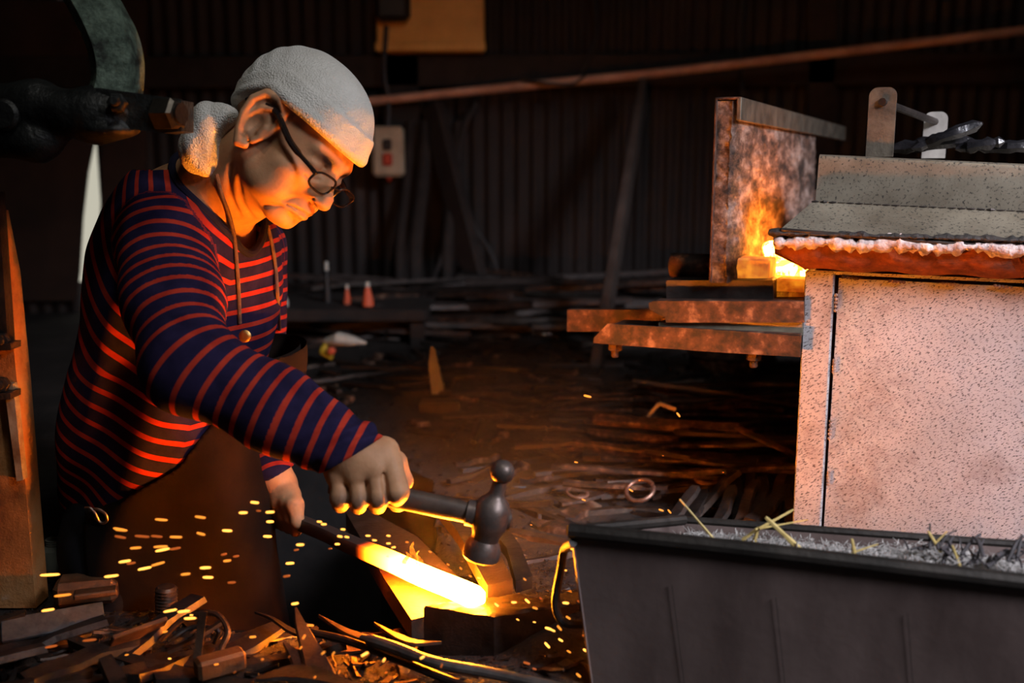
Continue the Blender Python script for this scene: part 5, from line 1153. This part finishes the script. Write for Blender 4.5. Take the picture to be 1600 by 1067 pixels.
# charred offcuts standing by the forge foot behind the trough
co = protos('charred_offcut', [(.15, .030, .008, .03), (.18, .026, .010, -.03), (.13, .024, .008, .04)], [m_bld, m_brn, m_ds], 'charred offcut at the forge foot', 'offcut', 'dark offcuts fanned out at the forge foot')
place(co, [((*G(x, y, .03)[:2], .035 + .01 * rnd.random()), (rnd.uniform(-.3, .3), rnd.uniform(-.4, -.1), rnd.uniform(.8, 1.5))) for x, y in ((1085, 800), (1110, 790), (1130, 800), (1150, 785), (1165, 800), (1185, 785), (1200, 800), (1215, 780), (1230, 795), (1140, 770), (1175, 770), (1060, 805), (1205, 765), (1225, 770))])
# long rods piled in front of the back wall
rp_ = protos('long_rod', [(1.1, .030, .022, .02), (.8, .022, .018, -.03), (1.3, .035, .016, .01), (.6, .030, .014, .05)], [m_ds, m_rs, mat('grey_rod', (.045, .032, .028), (.09, .065, .058), 20, .6, .2)], 'sooty rod piled before the back wall', 'rod', 'rods piled before the back wall')
sp = []
for i in range(70):
    x, y = rnd.uniform(-.9, .55), rnd.uniform(3.45, 4.1); sp.append(((x, y, gh(x, y) + .02 + .10 * rnd.random() * (1 if y > 3.7 else .5)), (rnd.uniform(-.4, .4), rnd.uniform(-.07, .07), rnd.gauss(0, .25))))
place(rp_, sp)
ls = protos('scrap_sliver', [(.16, .030, .010, .04), (.24, .022, .010, -.05), (.10, .040, .012, 0), (.30, .018, .010, .03)], [m_bld, m_brn, m_rs], 'scrap sliver on the workshop floor', 'scrap', 'slivers strewn over the workshop floor')
sp = []
while len(sp) < 230:
    x = rnd.uniform(-.9, .75); y = rnd.uniform(1.5, 3.5) ** 1.0
    if inpit(np.array([x]), np.array([y]))[0] or (x > .42 and y < 2.0) or (x < -.1 and y < 2.2): continue
    sp.append(((x, y, gh(x, y) + .004), (rnd.uniform(-.2, .2), rnd.uniform(-.12, .12), rnd.gauss(0, .7))))
place(ls, sp)
fs = protos('scrap_chip', [(.05, .012, .003, .05), (.08, .008, .003, -.05), (.035, .018, .004, 0), (.06, .006, .003, .1)], [m_bl, m_bld, m_brn], 'curled chip on ground by the anvil', 'scrap', 'chips of scale around the anvil')
sp = []
while len(sp) < 240:
    x = rnd.uniform(-.75, .13); y = rnd.uniform(1.0, 1.34)
    if inpit(np.array([x]), np.array([y]))[0] or (x > -.12 and y > 1.16): continue
    sp.append(((x, y, gh(x, y) + .002), (rnd.uniform(-.4, .4), rnd.uniform(-.4, .4), rnd.uniform(0, 6.28))))
place(fs, sp)
nb = protos('scrap_bar', [(.22, .026, .010, .02), (.16, .034, .008, -.04), (.28, .020, .012, .03), (.12, .040, .006, 0)], [m_bld, m_ds, m_brn, m_bld], 'forged offcut in the near blurred heap', 'offcut', 'offcuts heaped at the lower left corner')
sp = []
for i in range(34):
    x = rnd.uniform(-.78, -.30); y = rnd.uniform(1.0, 1.24)
    sp.append(((x, y, gh(x, y) + .008 + .03 * rnd.random() * (x < -.45)), (rnd.uniform(-.35, .35), rnd.uniform(-.25, .25), rnd.gauss(.5, .6))))
place(nb, sp)
# grit and flakes nobody could count
V = []; Fc = []; rs = np.random.RandomState(3)
def chips(n_, x0, x1, y0, y1, s0, s1):
    global V, Fc
    for _ in range(n_):
        x, y = rs.uniform(x0, x1), rs.uniform(y0, y1)
        if inpit(np.array([x]), np.array([y]))[0]: continue
        z = gh(x, y) + .001; s = rs.uniform(s0, s1); v = rs.normal(size=(4, 3)) * s * [1, 1, .4] + [x, y, z]; k = len(V); V += list(v); Fc += [(k, k + 1, k + 2), (k, k + 2, k + 3), (k, k + 3, k + 1), (k + 1, k + 3, k + 2)]
chips(9000, -.8, .5, .98, 1.6, .0008, .0042); chips(5000, -.5, 1.3, 1.6, 3.2, .002, .008)
tag(link_mesh('scale_grit', V, Fc, m_bld, smooth=False), 'loose flakes of forge scale and grit all over the ground', 'grit', kind='stuff')
# things half lost in the dark behind the man
def small_lathe(name, px, py, Y, prof, m, lab, cat, ax=(0, 0, 1)): return tag(MB().lathe(prof, P(px, py, Y), ax, 18).build(name, m), lab, cat)
m_org = mat('orange_plastic', (.62, .10, .04), (.72, .14, .06)); m_wht = mat('dusty_white_plastic', (.55, .52, .45), (.68, .66, .60), 20, .35); m_ylw = mat('yellow_plastic', (.50, .33, .02), (.6, .4, .03))
ws = empty('work_shelf', P(520, 560, 3.35), 0, 'dark low bench behind the man carrying small bottles', 'bench')
q = P(500, 478, 3.4); MB().box(q + [0, .15, -.02], (.75, .5, .04), bev=.004).build('top', m_tim, ws)
for sx_ in (-.34, .34):
    for sy_ in (-.05, .35): MB().box((q[0] + sx_, q[1] + sy_ + .0, q[2] / 2 - .02), (.05, .05, q[2]), bev=.003).build('leg', m_tim, ws)
def bottle(px, base, hpx, wpx, Y, mb_, mc, lab, kind='bottle'):
    s = Y / F; c = P(px, base, Y); H_, R_ = hpx * s, wpx * s / 2; e = empty(kind, c, 0, lab, kind); MB().lathe([(.001, 0), (R_, 0), (R_, H_ * .25), (R_ * .45, H_ * .75), (R_ * .4, H_ * .8)], c, (0, 0, 1), 16).build('body', mb_, e); MB().lathe([(R_ * .42, H_ * .8), (R_ * .42, H_), (.001, H_)], c, (0, 0, 1), 12).build('cap', mc, e)
bottle(575, 478, 38, 18, 3.35, m_org, m_wht, 'orange cone-shaped bottle with a white tip on the bench, right of the pair'); bottle(543, 478, 34, 12, 3.45, m_org, m_wht, 'slim orange bottle with a white cap, middle of the bench'); bottle(512, 478, 70, 14, 3.5, m_blk, m_wht, 'tall black bottle with a round white cap on the bench'); bottle(440, 478, 30, 22, 3.4, m_wht, m_blk, 'squat white bottle close beside the man\'s chest')
bt = empty('plastic_scoop', P(535, 548, 3.0), 0, 'white plastic scoop with a yellow handle lying on the dark floor', 'scoop')
MB().tube([P(512, 533, 3.0), P(530, 530, 2.98), P(552, 533, 2.97), P(572, 536, 2.96)], [.016, .028, .020, .005], 14, flat=.8).build('scoop_bowl', m_wht, bt); MB().tube(smooth_path([P(512, 535, 3), P(504, 550, 2.98), P(518, 558, 2.96)]), .010, 8).build('handle', m_ylw, bt); MB().lathe([(.001, -.01), (.012, -.006), (.012, .006), (.001, .01)], P(518, 548, 2.95), (0, -1, 0), 12).build('knob', m_org, bt)
m_knf = mat('ground_bright_steel', (.12, .11, .10), (.20, .185, .17), 12, .45, .3)
mb = MB(); mb.prism([P(x, y, 2.6) for x, y in ((673, 541), (679, 545), (692, 600), (693, 616), (674, 616), (669, 570))], (0, .012, 0)); tag(mb.build('bright_wedge', m_knf), 'bright steel wedge standing upright on the dark floor behind the hammer arm', 'wedge')
flat('floor_block', [(660, 622), (715, 622), (718, 628), (655, 630)], .03, .03, .03, m_bld, 'low dark block at the foot of the bright wedge', 'block')
m_chr = mat('polished_chrome', (.8, .8, .8), (.9, .9, .9), 10, .12, 1)
co_ = empty('coil_spring', P(848, 521, 3.2), 0, 'small shiny coiled spring on the far rods', 'spring')
pts = [P(832 + 28 * t, 520 + 3 * t, 3.2) + np.array([0, math.sin(t * 31) * .012, math.cos(t * 31) * .012]) for t in np.linspace(0, 1, 70)]; MB().tube(pts, .004, 6).build('coil', m_chr, co_)
tag(MB().lathe([(.001, -.01), (.012, 0), (.001, .01)], P(603, 519, 3.2), (1, 0, 0), 12).build('ball_bearing', m_chr), 'tiny shiny ball at the left end of the far rods', 'ball')
# dark tub and stuff below the forge ledge
q = G(1090, 640, 0); tag(MB().lathe([(.001, 0), (.10, 0), (.12, .16), (.125, .165), (.115, .165), (.095, .02), (.001, .02)], P(1140, 640, 2.75), (0, 0, 1), 24).build('dark_bucket', m_rs), 'dark rusty bucket in the shade below the angle iron', 'bucket')

# ------------------------------------------------------------------ sparks in the air
def spark_mat(name, c, s): return emit(name, c, s)
m_s1, m_s2, m_s3 = emit('spark_white_hot', (1, .42, .06), 3.2), emit('spark_orange', (1, .30, .03), 1.5), emit('spark_dull', (1, .20, .03), .5)
def spark_proto(L, r, m, lab, grp):
    V = []; Fc = []; rr = [.15, .8, 1, 1, .8, .15]; tt = [-.5, -.42, -.2, .2, .42, .5]
    for k in range(6): V += [(tt[k] * L, math.cos(a) * r * rr[k], math.sin(a) * r * rr[k]) for a in np.linspace(0, 2 * math.pi, 7)[:-1]]
    for k in range(5): Fc += [(k * 6 + j, k * 6 + (j + 1) % 6, k * 6 + 6 + (j + 1) % 6, k * 6 + 6 + j) for j in range(6)]
    Fc += [tuple(range(6))[::-1], tuple(30 + j for j in range(6))]; o = link_mesh('spark', V, Fc, m, local=True); return tag(o, lab, 'spark', grp)
LS = 'bright orange spark flying level in front of the dark apron and pit'; GS = 'sparks flying left of the anvil'
LR = 'glowing grain of scale flying right of the anvil'; GR_ = 'glowing grains right of the anvil'
LF = 'glowing spark falling over the scrap at the bottom'; GF = 'sparks over the foreground scrap'
sL = [(188, 827, 26, 2), (222, 838, 24, 3), (188, 839, 20, 3), (252, 812, 20, 2), (251, 854, 24, 2), (212, 856, 22, 2), (189, 828, 22, 2), (275, 839, 20, 2), (313, 808, 18, 2), (245, 838, 20, 3), (254, 859, 24, 1), (274, 857, 18, 3), (314, 834, 16, 2), (195, 877, 24, 1),
      (205, 880, 18, 3), (247, 881, 22, 2), (226, 888, 24, 1), (78, 898, 32, 1), (174, 900, 26, 1), (321, 887, 20, 1), (325, 902, 18, 1), (290, 897, 16, 2), (362, 910, 14, 3), (355, 829, 16, 1), (380, 801, 14, 1), (398, 785, 14, 1), (422, 800, 14, 1), (422, 815, 12, 1), (418, 838, 14, 1), (355, 876, 14, 2),
      (350, 866, 10, 3), (369, 869, 10, 3), (469, 851, 14, 1), (463, 859, 8, 3), (453, 880, 14, 1), (448, 900, 12, 3), (499, 815, 8, 1), (506, 819, 9, 1), (536, 827, 8, 1), (531, 838, 9, 1), (542, 839, 8, 1), (527, 850, 9, 1), (516, 857, 6, 3), (575, 837, 8, 1), (585, 844, 7, 1), (607, 837, 7, 1), (607, 849, 7, 1), (615, 855, 7, 1), (636, 847, 5, 2), (404, 798, 8, 3),
      (98, 930, 28, 2), (75, 953, 20, 1), (266, 954, 24, 1), (287, 955, 20, 1), (297, 966, 20, 1), (299, 961, 6, 1), (265, 1029, 6, 1), (198, 1023, 6, 2), (258, 987, 8, 2), (140, 1000, 22, 3), (80, 1010, 20, 3), (461, 943, 12, 1), (485, 977, 12, 2), (395, 995, 12, 2), (295, 1055, 9, 2), (316, 1058, 9, 2), (338, 1038, 8, 2)]
sR = [(893, 857, 10, 1), (883, 891, 6, 1), (824, 939, 10, 1), (836, 950, 9, 2), (803, 941, 9, 1), (776, 945, 9, 1), (763, 958, 8, 2), (884, 942, 11, 1), (910, 949, 9, 1), (888, 965, 9, 2), (857, 982, 12, 1), (855, 1008, 13, 1), (864, 985, 8, 1), (876, 1000, 9, 1), (916, 1017, 13, 1), (889, 1018, 8, 2), (904, 1055, 10, 2), (913, 994, 8, 3), (874, 981, 12, 2), (905, 940, 9, 3), (809, 968, 5, 1), (835, 972, 5, 1),
      (918, 619, 13, 2), (900, 722, 6, 2), (1033, 797, 9, 2), (1046, 799, 9, 2), (1048, 812, 10, 2), (986, 766, 8, 2), (912, 781, 7, 2), (1060, 648, 9, 2), (748, 903, 6, 1), (690, 900, 5, 1), (700, 882, 5, 2), (720, 888, 5, 2), (735, 900, 5, 2), (672, 862, 5, 2), (1036, 712, 3, 2), (1130, 738, 3, 2), (820, 905, 6, 2), (845, 935, 6, 3), (830, 820, 4, 2), (835, 1045, 8, 3), (900, 975, 8, 3), (823, 1036, 12, 3), (850, 1050, 10, 3)]
sF = [(570, 1022, 14, 1), (660, 1027, 10, 1), (600, 1031, 8, 1), (505, 1020, 8, 2), (521, 1021, 8, 2), (470, 1012, 7, 2), (475, 995, 9, 2), (492, 1058, 6, 2), (650, 1012, 5, 2), (572, 1036, 5, 2), (690, 1040, 8, 3), (530, 1050, 5, 2), (603, 1051, 4, 2), (452, 1026, 5, 3), (410, 1030, 5, 2), (367, 1050, 5, 3)]
for lst, lab, grp, ang0, Y0 in ((sL, LS, GS, .08, 1.14), (sR, LR, GR_, -.5, 1.15), (sF, LF, GF, .9, 1.06)):
    pr = {k: spark_proto(1, .16, m, lab, grp) for k, m in ((1, m_s1), (2, m_s2), (3, m_s3))}; used = set()
    for (x, y, L_, k) in lst:
        o = pr[k]
        if k in used: o = o.copy(); C.objects.link(o)
        used.add(k); Ys = Y0 + rnd.uniform(-.03, .03)
        if y < 830 and lst is sR: Ys = 1.5
        a = ang0 + rnd.uniform(-.08, .08) * (1 if lst is sL else 5); s = L_ * Ys / F; o.location = [float(v) for v in P(x, y, Ys)]; o.rotation_euler = (0, -a if x > 330 or lst is not sL else -a * 1.5, rnd.uniform(-.3, .3)); o.rotation_euler[1] = a if (lst is sL and y < 850) else o.rotation_euler[1]
        w = s * 1.0 if L_ > 9 else s * 1.3; o.scale = (s, min(s, 11 * Ys / F) * 1.1, min(s, 11 * Ys / F) * 1.1)
